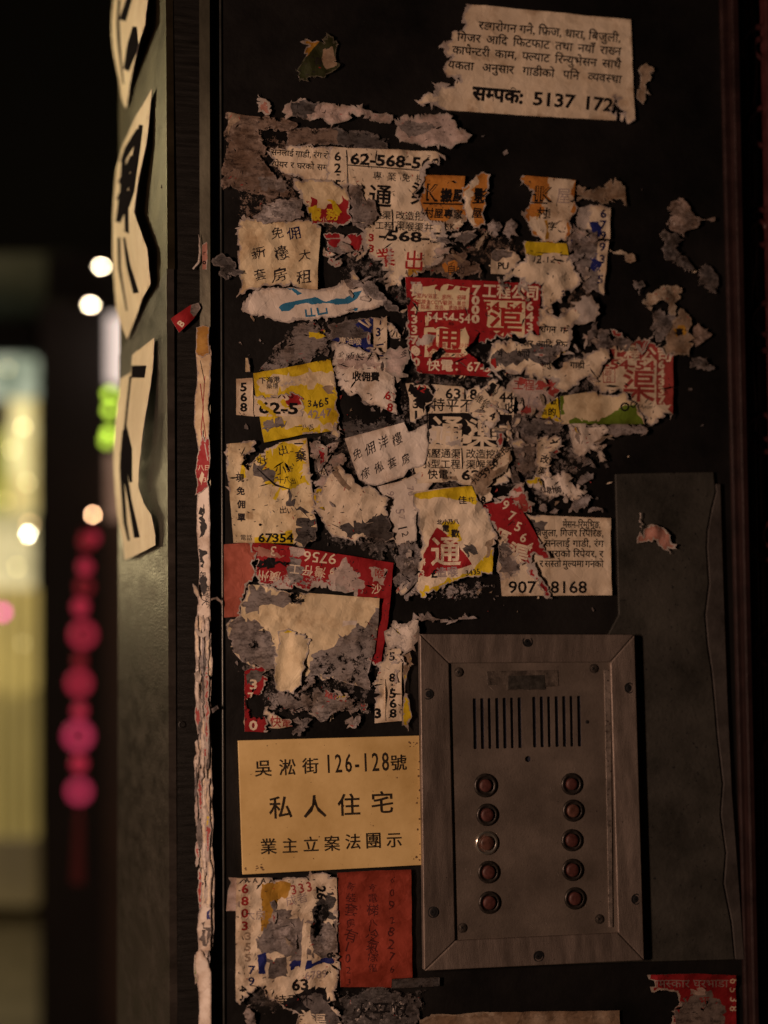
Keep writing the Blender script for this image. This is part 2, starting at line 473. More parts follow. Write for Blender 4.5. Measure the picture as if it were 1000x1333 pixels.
def inpoly(P, Q):                          # nonzero winding
    w_ = np.zeros(len(P), int); x, y = P[:, 0], P[:, 1]; n = len(Q)
    for i in range(n):
        x0, y0 = Q[i]; x1, y1 = Q[(i + 1) % n]
        if y0 == y1: continue
        cr = (x1 - x0) * (y - y0) - (x - x0) * (y1 - y0)
        w_ += ((y0 <= y) & (y1 > y) & (cr > 0)).astype(int) - ((y0 > y) & (y1 <= y) & (cr < 0)).astype(int)
    return w_
def segdist(P, A, B_):
    d = np.full(len(P), 1e9)
    for a, b in zip(A, B_):
        ab = b - a; t = np.clip(((P - a) @ ab) / (ab @ ab + 1e-9), 0, 1)
        d = np.minimum(d, np.hypot(*(P - (a + t[:, None] * ab)).T))
    return d
def stroke(pts, w_):                       # brush stroke polygon
    p = [np.array(q, float) for q in pts]; l, r = [], []
    ws = w_ if isinstance(w_, (list, tuple)) else [w_] * len(p)
    for i in range(len(p)):
        t = p[min(i + 1, len(p) - 1)] - p[max(i - 1, 0)]; t /= np.linalg.norm(t); nn = np.array([-t[1], t[0]])
        l.append(p[i] + nn * ws[i] / 2); r.append(p[i] - nn * ws[i] / 2)
    return l + r[::-1]
ALLSH = []
def sheet(name, label, cat, outl, layer=1, mat='white', regs=(), texts=(), tear=1.6, corew=1.7, worn=(0, 0, 0.15),
          peels=(), lifts=(), step=4.0, plane=WALL, amp=1.0, crumple=0.0, seed=None, group=None, edge=0.5, parent=None, bow=None, slits=None, fray=0.0):
    """one piece of paper. outl: 'x,y x,y ..' in photo pixels (s = cut edge); regs: (material, outline, jag);
    peels: (kind, outline, softness, amount) with kind core/hole/dirt; lifts: (x, y, radius, millimetres)."""
    seed = seed or (sum(ord(q) * (i + 3) for i, q in enumerate(outl)) % 99991)
    pts, st = PP(outl); O, torn = jag(pts, st, tear, seed)
    x0, y0 = O.min(0); x1, y1 = O.max(0)
    V = [tuple(p) for p in O]; E = [(i, (i + 1) % len(O)) for i in range(len(O))]
    rp = []
    for q in regs:
        m_, s_ = q[0], q[1]; ja = q[2] if len(q) > 2 else 1.0
        if isinstance(s_, str): a, b = PP(s_); a, _ = jag(a, b, ja, seed + 5 * len(rp) + 1, 2.5)
        else: a = np.array(s_)
        rp.append((m_, a))
    if slits is None: slits = int((x1 - x0) * (y1 - y0) / 1700) if (tear >= 2.0 and plane is WALL) else 0
    rs = random.Random(seed + 71); cuts = []
    for k in range(slits):
        a, b = rs.uniform(x0, x1), rs.uniform(y0, y1); an = rs.gauss(0.25, 0.7) + (math.pi / 2 if rs.random() < .3 else 0); ln_ = rs.uniform(5, 20); w_ = rs.uniform(.5, 2.4)
        u = np.array([math.cos(an), math.sin(an)]); v = np.array([-u[1], u[0]]); c0 = np.array([a, b])
        cuts.append(np.array([c0 - u * ln_ / 2, c0 - u * ln_ * rs.uniform(.1, .3) + v * w_ * rs.uniform(.3, 1), c0 + u * ln_ * rs.uniform(0, .2) + v * w_ * rs.uniform(.5, 1), c0 + u * ln_ / 2, c0 + u * ln_ * .2 - v * w_ * rs.uniform(.1, .8), c0 - u * ln_ * .15 - v * w_ * rs.uniform(.2, 1)]))
    tl = []
    for t in texts:
        for g in t.glyphs:
            if not g: continue
            al = np.concatenate(g); lo, hi = al.min(0), al.max(0)
            if hi[0] < x0 or lo[0] > x1 or hi[1] < y0 or lo[1] > y1: continue
            tl.append((t.col, g, lo, hi))
    if tear >= 2.0 and slits > 0 and plane is WALL and (x1 - x0) * (y1 - y0) > 250:     # flecks of leftover ink
        for k in range(int((x1 - x0) * (y1 - y0) / 170)):
            a, b = rs.uniform(x0, x1), rs.uniform(y0, y1); an = rs.gauss(0, .5) + (1.57 if rs.random() < .4 else 0); r1, r2 = rs.uniform(.6, 3.2), rs.uniform(.3, .9)
            q = []
            for j in range(5):
                t = 6.283 * j / 5 + rs.uniform(-.4, .4); u, v = r1 * math.cos(t), r2 * math.sin(t); q.append((a + u * math.cos(an) - v * math.sin(an), b + u * math.sin(an) + v * math.cos(an)))
            rp.append(('pen' if rs.random() < .85 else 'rink', np.array(q)))
    def addloop(a):
        k = len(V); V.extend(tuple(p) for p in a); E.extend((k + i, k + (i + 1) % len(a)) for i in range(len(a)))
    for _, a in rp: addloop(a)
    for a in cuts: addloop(a)
    for _, g, _, _ in tl:
        for l in g: addloop(l)
    rr = np.random.RandomState(seed % 1000)
    gx, gy = np.meshgrid(np.arange(x0, x1, step), np.arange(y0, y1, step * 0.87))
    gx = gx + (np.arange(gx.shape[0]) % 2)[:, None] * step / 2
    gp = np.stack([gx.ravel(), gy.ravel()], 1) + rr.uniform(-.3, .3, (gx.size, 2)) * step
    gp = gp[inpoly(gp, O) != 0]
    if len(gp):
        gp = gp[segdist(gp, O, np.roll(O, -1, 0)) > step * 0.35]
    V.extend(tuple(p) for p in gp)
    vo_, _, fo, _, _, _ = delaunay_2d_cdt([Vector(p) for p in V], E, [], 0, 1e-4)
    P = np.array([(p.x, p.y) for p in vo_]); Fa = np.array([list(f) for f in fo if len(f) == 3])
    C = P[Fa].mean(1)
    kp = inpoly(C, O) != 0
    for a in cuts: kp &= inpoly(C, a) == 0
    Fa = Fa[kp]; C = P[Fa].mean(1)
    names = [mat]; mi = np.zeros(len(Fa), int)
    def idx(n_):
        if n_ not in names: names.append(n_)
        return names.index(n_)
    for m_, a in rp: mi[inpoly(C, a) != 0] = idx(m_)
    for m_, g, lo, hi in tl:
        k = np.where((C[:, 0] >= lo[0]) & (C[:, 0] <= hi[0]) & (C[:, 1] >= lo[1]) & (C[:, 1] <= hi[1]))[0]
        if not len(k): continue
        wn_ = sum(inpoly(C[k], l) for l in g); mi[k[wn_ != 0]] = idx(m_)
    used = np.unique(Fa); rem = -np.ones(len(P), int); rem[used] = np.arange(len(used)); P = P[used]; Fa = rem[Fa]
    # attributes
    On = np.roll(O, -1, 0); tm = np.array(torn)
    dt = segdist(P, O[tm], On[tm]) if tm.any() else np.full(len(P), 99.0)
    da = segdist(P, O, On)
    R = np.clip(1.0 - dt / (corew * np.clip(4.5 * vnoise(P[:, 0] / 19, P[:, 1] / 19, seed) - 2.0, 0.05, 2.4) + 1e-3), 0, 1) * 0.9 + worn[0]
    Gh = np.full(len(P), float(worn[1])); Bd = np.full(len(P), float(worn[2])) + 0.25 * np.clip(1 - da / 6, 0, 1)
    if fray: Gh = Gh + fray * np.clip(1 - da / 9, 0, 1)
    for q in peels:
        kind, s_ = q[0], q[1]; soft = q[2] if len(q) > 2 else 5.0; amt = q[3] if len(q) > 3 else 1.0
        a, b = PP(s_); ins = inpoly(P, a) != 0; d = segdist(P, a, np.roll(a, -1, 0))
        f = np.clip(0.5 + np.where(ins, d, -d) / soft * 0.5, 0, 1) * amt
        if kind == 'core': R = np.maximum(R, f)
        elif kind == 'hole': Gh = np.maximum(Gh, f)
        else: Bd = np.maximum(Bd, f)
    # relief
    h = relief(P) * amp + layer * 0.00032
    h = h + 0.0004 * edge * np.clip(1 - da / 7, 0, 1) * vnoise(P[:, 0] / 14, P[:, 1] / 14, seed + 3) * 2
    crumple = min(crumple, 1.7)
    if crumple:                            # flat facets meeting in sharp folds
        rc = random.Random(seed + 5)
        for k in range(5):
            an = rc.random() * math.pi; wl_ = rc.uniform(14, 42); ph = rc.random()
            q = (P[:, 0] * math.cos(an) + P[:, 1] * math.sin(an)) / wl_ + ph + 0.25 * fbm(P[:, 0] / 40, P[:, 1] / 40, seed + k, 2)
            h = h + crumple * 0.00030 * (wl_ / 20) * np.abs(2 * (q % 1) - 1)
    for lx, ly, lr, lh in lifts:
        q = np.clip(1 - np.hypot(P[:, 0] - lx, P[:, 1] - ly) / lr, 0, 1); h = h + 0.0006 * min(lh, 3.5) * q * q * (3 - 2 * q)
    if bow is not None: h = h + bow(P) * 0.001
    X = plane.arr(P) + plane.n[None] * h[:, None]
    # thickness: skirt behind the rim
    e1 = np.concatenate([Fa[:, [0, 1]], Fa[:, [1, 2]], Fa[:, [2, 0]]]); key = np.sort(e1, 1)
    _, inv, cnt = np.unique(key, axis=0, return_inverse=True, return_counts=True)
    bd = e1[cnt[inv.ravel()] == 1]; bv = np.unique(bd); mp = {int(b): len(P) + i for i, b in enumerate(bv)}
    X2 = X[bv] - plane.n[None] * 0.00035
    faces = [tuple(map(int, f[::-1])) for f in Fa] + [(int(a), int(b), mp[int(b)], mp[int(a)]) for a, b in bd]
    ci = idx('core'); mi = np.concatenate([mi, np.full(len(bd), ci)])
    o = meshobj(name, np.concatenate([X, X2]), faces, [MATS[n_] for n_ in names], matidx=mi, parent=parent)
    me = o.data; ca = me.color_attributes.new('pw', 'FLOAT_COLOR', 'POINT')
    cols = np.ones((len(X) + len(X2), 4)); cols[:len(P), 0] = R; cols[:len(P), 1] = Gh; cols[:len(P), 2] = Bd
    cols[len(P):, 0] = R[bv]; cols[len(P):, 1] = Gh[bv]; cols[len(P):, 2] = Bd[bv]
    ca.data.foreach_set('color', cols.ravel().astype(np.float32))
    if parent is None: tag(o, label, cat, group)
    ALLSH.append(o); return o

# ================================================================== SETTING
def slab(name, poly, y0, y1, mat, parent=None, label=None, cat=None, kind=None, bev=0, plane=None):
    """a solid traced on the wall: poly in photo pixels, front at depth y0, back at y1"""
    if isinstance(poly, str): poly = [tuple(p) for p in PP(poly)[0]]
    v, f = prism([W(a, b, y0) for a, b in poly], (0, y1 - y0, 0))
    o = meshobj(name, v, f, mat, parent); tag(o, label, cat, None, kind)
    if bev: bevel(o, bev)
    return o
def plate(name, outer, holes, y0, thick, mat, parent=None, sides=True):
    """flat sheet of metal with cut openings"""
    V, E = [], []
    for a in [outer] + list(holes):
        k = len(V); V += [tuple(p) for p in a]; E += [(k + i, k + (i + 1) % len(a)) for i in range(len(a))]
    v, _, f, *_ = delaunay_2d_cdt([Vector(p) for p in V], E, [], 0, 1e-5)
    P = np.array([(p.x, p.y) for p in v]); Fa = np.array([list(q) for q in f]); C = P[Fa].mean(1)
    k = inpoly(C, np.array(outer)) != 0
    for h in holes: k &= inpoly(C, np.array(h)) == 0
    Fa = Fa[k]; X = np.array([W(a, b, y0) for a, b in P])
    X2 = X + [0, thick, 0]; e1 = np.concatenate([Fa[:, [0, 1]], Fa[:, [1, 2]], Fa[:, [2, 0]]])
    _, inv, cnt = np.unique(np.sort(e1, 1), axis=0, return_inverse=True, return_counts=True)
    bd = e1[cnt[inv.ravel()] == 1]; n = len(P)
    faces = [tuple(q[::-1]) for q in Fa] + [tuple(q + n) for q in Fa] + [(a, b, b + n, a + n) for a, b in bd]
    return meshobj(name, np.concatenate([X, X2]), faces, mat, parent)

M_black = surf('black_gloss_paint', (0.0036, 0.0032, 0.0032), 0.45, 0, 0.35, 9, 0.35, 160, specks=((0.028, 0.022, 0.020), 500, 0.69), col2=(0.011, 0.0095, 0.009))
M_pillar = surf('black_brushed_metal', (0.010, 0.009, 0.008), 0.42, 0.3, 0.45, 30, 0.35, 260, stretch=(0.6, 0.6, 9))
M_steel = surf('brushed_steel', (0.048, 0.038, 0.022), 0.46, 0.75, 0.22, 16, 0.30, 200, stretch=(1, 1, 2.5), specks=((0.10, 0.08, 0.06), 700, 0.70))
M_frame = surf('dull_aluminium', (0.185, 0.148, 0.128), 0.50, 0.55, 0.22, 35, 0.3, 420, stretch=(3, 1, 0.6), specks=((0.05, 0.035, 0.03), 620, 0.66))
M_plate = surf('stained_aluminium', (0.175, 0.142, 0.120), 0.52, 0.5, 0.2, 22, 0.25, 500, specks=((0.06, 0.045, 0.04), 520, 0.665))
M_dark = surf('dark_recess', (0.006, 0.006, 0.007), 0.6)
M_screw = surf('rusty_screw', (0.09, 0.075, 0.065), 0.45, 0.7, 0.4, 300, 0.3, 900)
M_bezel = surf('worn_bezel', (0.04, 0.034, 0.03), 0.38, 0.6, 0.4, 260, 0.2, 900)
M_bright = surf('polished_bezel', (0.55, 0.52, 0.46), 0.25, 0.9, 0.2, 200)
M_redcap = surf('dusty_red_plastic', (0.060, 0.018, 0.015), 0.55, 0, 0.35, 220, 0.1, 800)
M_grey = surf('grey_weathered_metal', (0.031, 0.030, 0.025), 0.62, 0.0, 0.45, 18, 0.5, 240, specks=((0.009, 0.009, 0.009), 260, 0.64), col2=(0.056, 0.052, 0.044))
M_door = surf('dark_red_paint', (0.017, 0.007, 0.007), 0.5, 0, 0.4, 40, 0.4, 200, col2=(0.028, 0.010, 0.009))
M_gate = surf('red_gate_paint', (0.035, 0.008, 0.009), 0.5, 0, 0.4, 60, 0.3, 300)
M_sign = surf('aged_cream_plastic', (0.66, 0.44, 0.16), 0.40, 0, 0.24, 11, 0.14, 120, specks=((0.18, 0.10, 0.05), 260, 0.70), col2=(0.84, 0.62, 0.29))
M_ground = surf('street_paving', (0.10, 0.085, 0.065), 0.55, 0, 0.4, 3, 0.4, 60)
M_bwall = surf('dark_plaster', (0.035, 0.030, 0.027), 0.8, 0, 0.4, 3, 0.3, 40)
M_bwall2 = surf('brown_tiles', (0.10, 0.06, 0.045), 0.6, 0, 0.3, 5)

def flat(name, x0, x1, y0, y1, z, mat, kind='structure'):
    o = meshobj(name, [(x0, y0, z), (x1, y0, z), (x1, y1, z), (x0, y1, z)], [[0, 1, 2, 3]], mat); return tag(o, kind=kind)
flat('ground', -60, 60, -40, 90, 0.0, M_ground)

# the wall with the doorway plinth: a thick black painted board, left edge traced
slab('black_wall', '287,-260 932,-260 985,1600 294.5,1600', 0.0, 0.05, M_black, label='glossy black painted wall beside the doorway, covered in torn flyers', cat='wall')
v, f = box(W(262, 600)[0], 1.6, 0.052, 0.42, 0, 3.4)
tag(meshobj('building', v, f, M_bwall), 'dark building body behind the flyer covered black wall', 'building')

# doorway on the right: stepped jambs and an iron gate with scrolls
dj = empty('door_frame', W(955, 700, 0.0), 'dark red brown door frame of stepped mouldings at the right edge', 'door frame')
for a, b, c, d, y0, nm in ((932.5, 946, 977, 986, -0.004, 'moulding'), (947, 957, 987, 995, -0.012, 'moulding'), (958, 968, 996, 1006, 0.004, 'moulding'), (969, 976, 1007, 1014, 0.010, 'door_jamb')):
    o = slab(nm, [(a, -260), (b, -260), (d, 1600), (c, 1600)], y0, 0.05, M_door, dj, bev=0.0015)
    if nm == 'door_jamb':
        pass
gt = empty('iron_gate', W(1010, 700, 0.0), 'dark red wrought iron gate with curled scrolls, cut by right edge', 'gate')
for a in (1004, 1062, 1118):
    slab('gate_bar', [(a - 12, -260), (a - 4, -260), (a + 30, 1600), (a + 22, 1600)], -0.004, 0.014, M_gate, gt, bev=0.002)
def scroll(cx_, cy_, r0, turns, dirn, ph, y=0.006):
    return [W(cx_ + math.cos(ph + dirn * t * 2 * math.pi) * r0 * (1 - 0.72 * t / turns), cy_ + math.sin(ph + dirn * t * 2 * math.pi) * r0 * (1 - 0.72 * t / turns), y) for t in np.linspace(0, turns, 26)]
for k, (a, b, r, dr, ph) in enumerate([(992, 60, 30, 1, 2.6), (996, 170, 40, -1, 1.2), (990, 300, 28, 1, 4.2), (998, 420, 38, -1, 2.0), (994, 560, 30, 1, 1.0),
                                       (1006, 700, 34, -1, 3.0), (1008, 840, 30, 1, 2.0), (1012, 980, 34, -1, 1.0), (1014, 1120, 30, 1, 3.4), (1020, 1260, 34, -1, 2.2)]):
    v, f = tube(scroll(a, b, r, 1.3, dr, ph), 0.0032, 8); meshobj('scroll', v, f, M_gate, gt, smooth=True)
for a, b in ((30, 150), (260, 380), (480, 600)):
    v, f = tube([W(976 + 6 * math.sin(t * 3.1), a + (b - a) * t, 0.008) for t in np.linspace(0, 1, 10)], 0.003); meshobj('scroll', v, f, M_gate, gt, smooth=True)

# grey sheet-metal cover in the corner behind the intercom, its right side peeling in a ragged line
gp = slab('metal_cover', '801.5,617 858,615.5 929,614.5 931,640 925,664 920,690 919,712 922,760 917,800 920,838 925,870 928,900 933,960 940,1020 937,1060 944,1110 941,1150 951,1200 956,1249 838,1252 560,1262 555,1210 700,1000 806,800',
          -0.0030, -0.0001, M_grey, label='tall grey weathered metal cover plate right of the intercom', cat='panel', bev=0.0006)
slab('metal_strip', '932,630 938,630 942,760 947,900 953,1030 962,1150 969,1249 958,1249 953.5,1200 943.5,1150 946.5,1110 939.5,1060 942.5,1020 935.5,960 930.5,900 927.5,870 922.5,838 919.5,800 924.5,760 921.5,712 922.5,690 927.5,664 933.5,640', -0.0037, -0.0001, surf('grey_brown_metal', (0.040, 0.034, 0.031), 0.6, 0, 0.4, 30, 0.4, 300),
     label='narrow ragged strip of grey brown sheet metal along door frame', cat='metal strip', bev=0.0005)

# ---------------------------------------------------------------- left pillar
pb = W(214.5, -260)
PN = np.cross(W(223.5, 1600) - pb, np.array([-0.092, 0.996, 0])); PN /= np.linalg.norm(PN); PN *= (-1 if PN[0] > 0 else 1)
SIDEP = Plane(pb, PN)
pil = empty('steel_pillar', W(236, 900), 'square dark steel pillar with a paper-stuck edge left of the wall', 'pillar')
tp, bt = -260, 1600
back = lambda a, b: SIDEP.pt(a, b)
def quadmesh(name, pts, mat, parent, thick):
    v, f = prism(pts, thick); return meshobj(name, v, f, mat, parent)
xt, xb = 215.0, 222.5                      # near edge of the side face, top and bottom of picture
# side face in two riveted sheets, the seam runs on a slant
e_t, e_b = W(214.5, tp), W(223.5, bt)
seam_n, seam_f = (218.3, 350), (156, 462)
q1 = [back(153.5, tp), back(214.5, tp), back(*seam_n), back(*seam_f)]
quadmesh('upper_sheet', q1, M_steel, pil, -PN * 0.006)
M_steel2 = surf('dull_side_steel', (0.050, 0.042, 0.036), 0.45, 0.5, 0.3, 20, 0.45, 160, stretch=(1, 1, 3), specks=((0.10, 0.085, 0.07), 420, 0.72))
q2 = [back(*seam_f) + PN * 0.0007, back(*seam_n) + PN * 0.0007, back(223.5, bt) + PN * 0.0007, back(152.5, bt) + PN * 0.0007]
quadmesh('lower_sheet', q2, M_steel2, pil, -PN * 0.006)
# front face and the raised edge strip
fr = [W(214.5, tp), W(258.5, tp), W(262.5, bt), W(223.5, bt)]
fr = [p + np.array([0.0005, -0.0002, 0]) for p in fr]
quadmesh('front_face', fr, M_pillar, pil, (0, 0.05, 0))
M_edge = surf('worn_edge_steel', (0.075, 0.07, 0.05), 0.36, 0.6, 0.4, 20, 0.3, 200, stretch=(1, 1, 0.3))
EP0 = W(258.7, 700)
_a, _b, _c = W(259, tp, -0.0008), W(262.5, bt, -0.0008), W(274, 700, -0.0045)
_n = np.cross(_b - _a, _c - _a); _n = _n * (-1 if _n[1] > 0 else 1)
EDGE = Plane(_a, _n)                                        # slanted face of the strip
ee = [EDGE.pt(259, tp), EDGE.pt(272.5, tp), EDGE.pt(276.5, bt), EDGE.pt(262.5, bt)]
quadmesh('edge_strip', ee, M_edge, pil, (0.004, 0.045, 0))
M_groove = surf('groove_black', (0.010, 0.010, 0.010), 0.5, 0, 0.3, 40)
slab('groove_floor', [(274, tp), (285.5, tp), (292, bt), (278, bt)], 0.004, 0.05, M_groove, pil)  # recessed floor of the groove, coloured as dark as the gap
v, f = tube([W(286.3 + t * 6.6, -260 + t * 1860, -0.0005) for t in np.linspace(0, 1, 8)], 0.0011, 8)
meshobj('edge_bead', v, f, surf('bead', (0.05, 0.05, 0.045), 0.3, 0.5), pil, smooth=True)
bx_ = [e_t + np.array([0.003, 0.05, 0]), W(262, tp) + np.array([0, 0.05, 0])]
v, f = prism([back(156, tp) - PN * .0065, back(214, tp) - PN * .0065, back(222, bt) - PN * .0065, back(156, bt) - PN * .0065], (0.05, 0, 0))
meshobj('core', v, f, M_dark, pil)
v, f = ring(SIDEP.pt(211, 243), PN, [(0.0016, -.001), (0.0016, 0.0006), (0.0008, 0.0011)], 12)
meshobj('rivet', v, f, M_screw, pil)
v, f = ring(W(237, 943, -0.0003), (0, -1, 0), [(0.0030, 0), (0.0030, 0.0005), (0.0022, 0.0008), (0.0018, 0.0002)], 18)
meshobj('rivet', v, f, M_pillar, pil)

# ================================================================== INTERCOM
ic = empty('intercom', W(695, 1250, -0.004), 'brushed metal door intercom with speaker slots and two columns of red buttons', 'intercom')
LX = lambda a, b: (530 + a / 2.776, 800 + b / 2.776)
TL, TR, BR, BL = LX(46, 70), LX(823, 72), LX(858, 1250), LX(62, 1288)
tl, tr_, br, bl = LX(152, 176), LX(735, 172), LX(763, 1150), LX(175, 1178)
def mbar(o1, o2, i2, i1):
    c_ = np.mean([o1, o2, i2, i1], 0)
    def sh(p, q, d=0.35): p = np.array(p); q = np.array(q); return p + (q - p) / np.linalg.norm(q - p) * d
    o1s, o2s, i1s, i2s = sh(o1, o2), sh(o2, o1), sh(i1, i2), sh(i2, i1)
    fo = [W(*o1s, -0.0105), W(*o2s, -0.0105), W(*i2s, -0.0080), W(*i1s, -0.0080)]
    mid = [a * 0.9 + b * 0.1 for a, b in ((fo[0], fo[3]), (fo[1], fo[2]))]
    bk = [p.copy() for p in fo]
    for p in bk: p[1] = -0.0031
    v = fo + bk; f = [[3, 2, 1, 0], [4, 5, 6, 7], [0, 1, 5, 4], [1, 2, 6, 5], [2, 3, 7, 6], [3, 0, 4, 7]]
    o = meshobj('frame_bar', v, f, M_frame, ic); bevel(o, 0.0011, 3)
for a in ((TL, TR, tr_, tl), (TR, BR, br, tr_), (BR, BL, bl, br), (BL, TL, tl, bl)): mbar(*a)
slots = []
for k in range(7):
    for x0_ in (237, 452):
        a = x0_ + k * 27.0; w_ = 13.5 if k not in (2, 5) else 11.5
        top = 303 + (0 if x0_ == 237 else -6) - k * 0.6; hh = 183
        p0, p1 = LX(a, top), LX(a + w_, top); p2, p3 = LX(a + w_ + 3.2, top + hh), LX(a + 3.2, top + hh)
        r_ = 0.5
        slots.append([(p0[0] + r_, p0[1]), (p1[0] - r_, p1[1]), (p1[0], p1[1] + 1.2), (p2[0], p2[1] - 1.2), (p2[0] - r_, p2[1]), (p3[0] + r_, p3[1]), (p3[0], p3[1] - 1.2), (p0[0], p0[1] + 1.2)])
hc = LX(437, 522)
slots.append([(hc[0] + 4 * math.cos(t), hc[1] + 4 * math.sin(t)) for t in np.linspace(0, 2 * math.pi, 14)[:-1]])
inner = [(tl[0] - 6, tl[1] - 6), (tr_[0] + 6, tr_[1] - 6), (br[0] + 6, br[1] + 6), (bl[0] - 6, bl[1] + 6)]
pl = plate('face_plate', inner, slots, -0.0056, 0.0012, M_plate, ic)
slab('back_box', [(tl[0] - 4, tl[1] - 4), (tr_[0] + 4, tr_[1] - 4), (br[0] + 4, br[1] + 4), (bl[0] - 4, bl[1] + 4)], -0.0036, -0.0031, surf('speaker_cloth', (0.012, 0.014, 0.028), 0.7, 0, 0.4, 900, 0.4, 1500), ic)
# raised lip on the right side of the plate and grimy label plate at top
slab('side_lip', [LX(712, 200), LX(735, 200), LX(744, 1130), LX(730, 1130)], -0.0066, -0.0057, surf('scraped_lip', (0.24, 0.20, 0.175), 0.5, 0.5, 0.35, 90, 0.4, 400, specks=((0.07, 0.05, 0.045), 420, 0.6)), ic, bev=0.0003)
slab('name_plate', [LX(288, 205), LX(545, 200), LX(548, 258), LX(500, 262), LX(498, 272), LX(362, 274), LX(360, 256), LX(290, 254)], -0.0061, -0.0057, surf('smeared_adhesive', (0.06, 0.052, 0.045), 0.5, 0.2, 0.6, 120, 0.5, 500, col2=(0.15, 0.12, 0.10)), ic, bev=0.0002)
slab('label', [LX(366, 222), LX(496, 218), LX(499, 268), LX(366, 270)], -0.0064, -0.00615, surf('dark_label', (0.035, 0.032, 0.028), 0.5, 0.3, 0.5, 200, 0.3, 600), ic)
def screw(px, py, r, y, mat=M_screw, dark=False):
    v, f = ring(W(px, py, y), (0, -1, 0), [(r * 1.25, 0), (r * 1.25, 0.0003), (r * 1.02, 0.0004), (r, -0.0001 if dark else 0.0009), (r * 0.55, 0.0003 if dark else 0.0013)], 20)
    o = meshobj('screw', v, f, mat, ic, smooth=False)
    c_ = W(px, py, y - (0.0004 if dark else 0.00135)); a = random.random() * 3
    vs, fs = [], []
    for an in (a, a + math.pi / 2):
        d = np.array([math.cos(an), 0, math.sin(an)]) * r * 0.5; n_ = np.array([-math.sin(an), 0, math.cos(an)]) * r * 0.11
        v, f = prism([c_ - d - n_, c_ + d - n_, c_ + d + n_, c_ - d + n_], (0, 0.0006, 0)); vs.append((v, f))
    v, f = join(vs); cross = meshobj('screw_slot', v, f, M_dark, o if False else ic)
random.seed(4)
for q in ((435, 97), (75, 287), (803, 265), (93, 1075), (828, 1028), (475, 1235)): screw(*LX(*q), 0.0037, -0.0098, M_dark, True)
for q in ((187, 208), (675, 195), (200, 1132), (695, 1100)): screw(*LX(*q), 0.0033, -0.0057)
for i, (a, b) in enumerate(((282, 617), (288, 723), (287, 825), (293, 930), (296, 1040), (593, 612), (598, 708), (594, 815), (596, 922), (605, 1025))):
    c_ = W(*LX(a, b), -0.0057); R_ = 0.0094 if i in (0, 2) else 0.0088
    v, f = ring(c_, (0, -1, 0), [(R_ * 1.06, 0), (R_ * 1.06, 0.0008), (R_ * 0.97, 0.0018), (R_ * 0.86, 0.0020), (R_ * 0.76, 0.0008), (R_ * 0.70, 0.0004)], 36)
    bz = meshobj('bezel', v, f, M_bright if i == 2 else M_bezel, ic, smooth=True)
    if i == 2: bz['label'] = 'bright polished bezel'
    rc = R_ * (0.62 if i not in (0, 5) else 0.56)
    v, f = ring(c_, (0, -1, 0), [(rc, 0), (rc, 0.0024), (rc * 0.9, 0.0030), (rc * 0.55, 0.0033), (rc * 0.2, 0.0034)], 30)
    meshobj('push_button', v, f, surf('brown_cap', (0.075, 0.032, 0.023), 0.45, 0, 0.4, 200) if i in (2, 6) else M_redcap, ic, smooth=True)
for k, (a, b) in enumerate(((605, 388 / 1), (650, 388), (590, 380))):
    if k == 1:
        v, f = ring(W(*LX(a, b), -0.0057), (0, -1, 0), [(0.0015, 0), (0.0015, 0.0004), (0.0008, 0.0006)], 12); meshobj('rivet', v, f, M_dark, ic)

# ================================================================== STREET NUMBER SIGN
sg = empty('address_sign', W(430, 1131, -0.002), 'cream yellow address plate lettered in dark Chinese characters below the flyers', 'sign')
o = slab('sign_plate', '310,964 546,957.5 549,1126 316,1138.5', -0.0052, -0.0022, M_sign, sg, bev=0.0004)
M_let = surf('dark_lettering', (0.022, 0.015, 0.010), 0.45, 0, 0.4, 300)
def letters(text, x, y, size, ang, bold, sx=1.0, gap=0.0, ys=-0.00545):
    t = T(text, x, y, size, 'ink', ang=ang, sx=sx, bold=bold, gap=gap)
    for g in t.glyphs:
        if not g: continue
        V, E = [], []
        for a in g:
            k = len(V); V += [tuple(p) for p in a]; E += [(k + i, k + (i + 1) % len(a)) for i in range(len(a))]
        v, _, f, *_ = delaunay_2d_cdt([Vector(p) for p in V], E, [], 0, 1e-4)
        P = np.array([(p.x, p.y) for p in v]); Fa = np.array([list(q) for q in f]); C = P[Fa].mean(1)
        Fa = Fa[sum(inpoly(C, l) for l in g) != 0]
        X = np.array([W(a, b, ys) for a, b in P]); X2 = X + [0, 0.0004, 0]; n = len(X)
        e1 = np.concatenate([Fa[:, [0, 1]], Fa[:, [1, 2]], Fa[:, [2, 0]]])
        _, inv, cnt = np.unique(np.sort(e1, 1), axis=0, return_inverse=True, return_counts=True)
        bd = e1[cnt[inv.ravel()] == 1]
        faces = [tuple(q[::-1]) for q in Fa] + [(a, b, b + n, a + n) for a, b in bd]
        meshobj('character', np.concatenate([X, X2]), faces, M_let, sg)
KX = lambda a, b: (280 + a / 3.393, 940 + b / 3.393)
for ch, a, b, s_ in (('吳', 176, 238, 74), ('淞', 284, 233, 72), ('街', 387, 226, 70), ('號', 776, 212, 70),
                     ('私', 240, 422, 100), ('人', 390, 418, 100), ('住', 542, 410, 98), ('宅', 690, 400, 98),
                     ('業', 202, 582, 70), ('主', 297, 578, 68), ('立', 390, 572, 68), ('案', 483, 568, 68), ('法', 576, 560, 68), ('團', 664, 556, 72), ('示', 758, 552, 68)):
    x_, y_ = KX(a, b); letters(ch, x_ - 0.5, y_ - 1.2, s_ / 3.393 * 1.06, -2.2, 0.002)
x_, y_ = KX(486, 224); letters('126-128', x_, y_, 34, -2.2, 0.0, sx=0.58, gap=0.09)

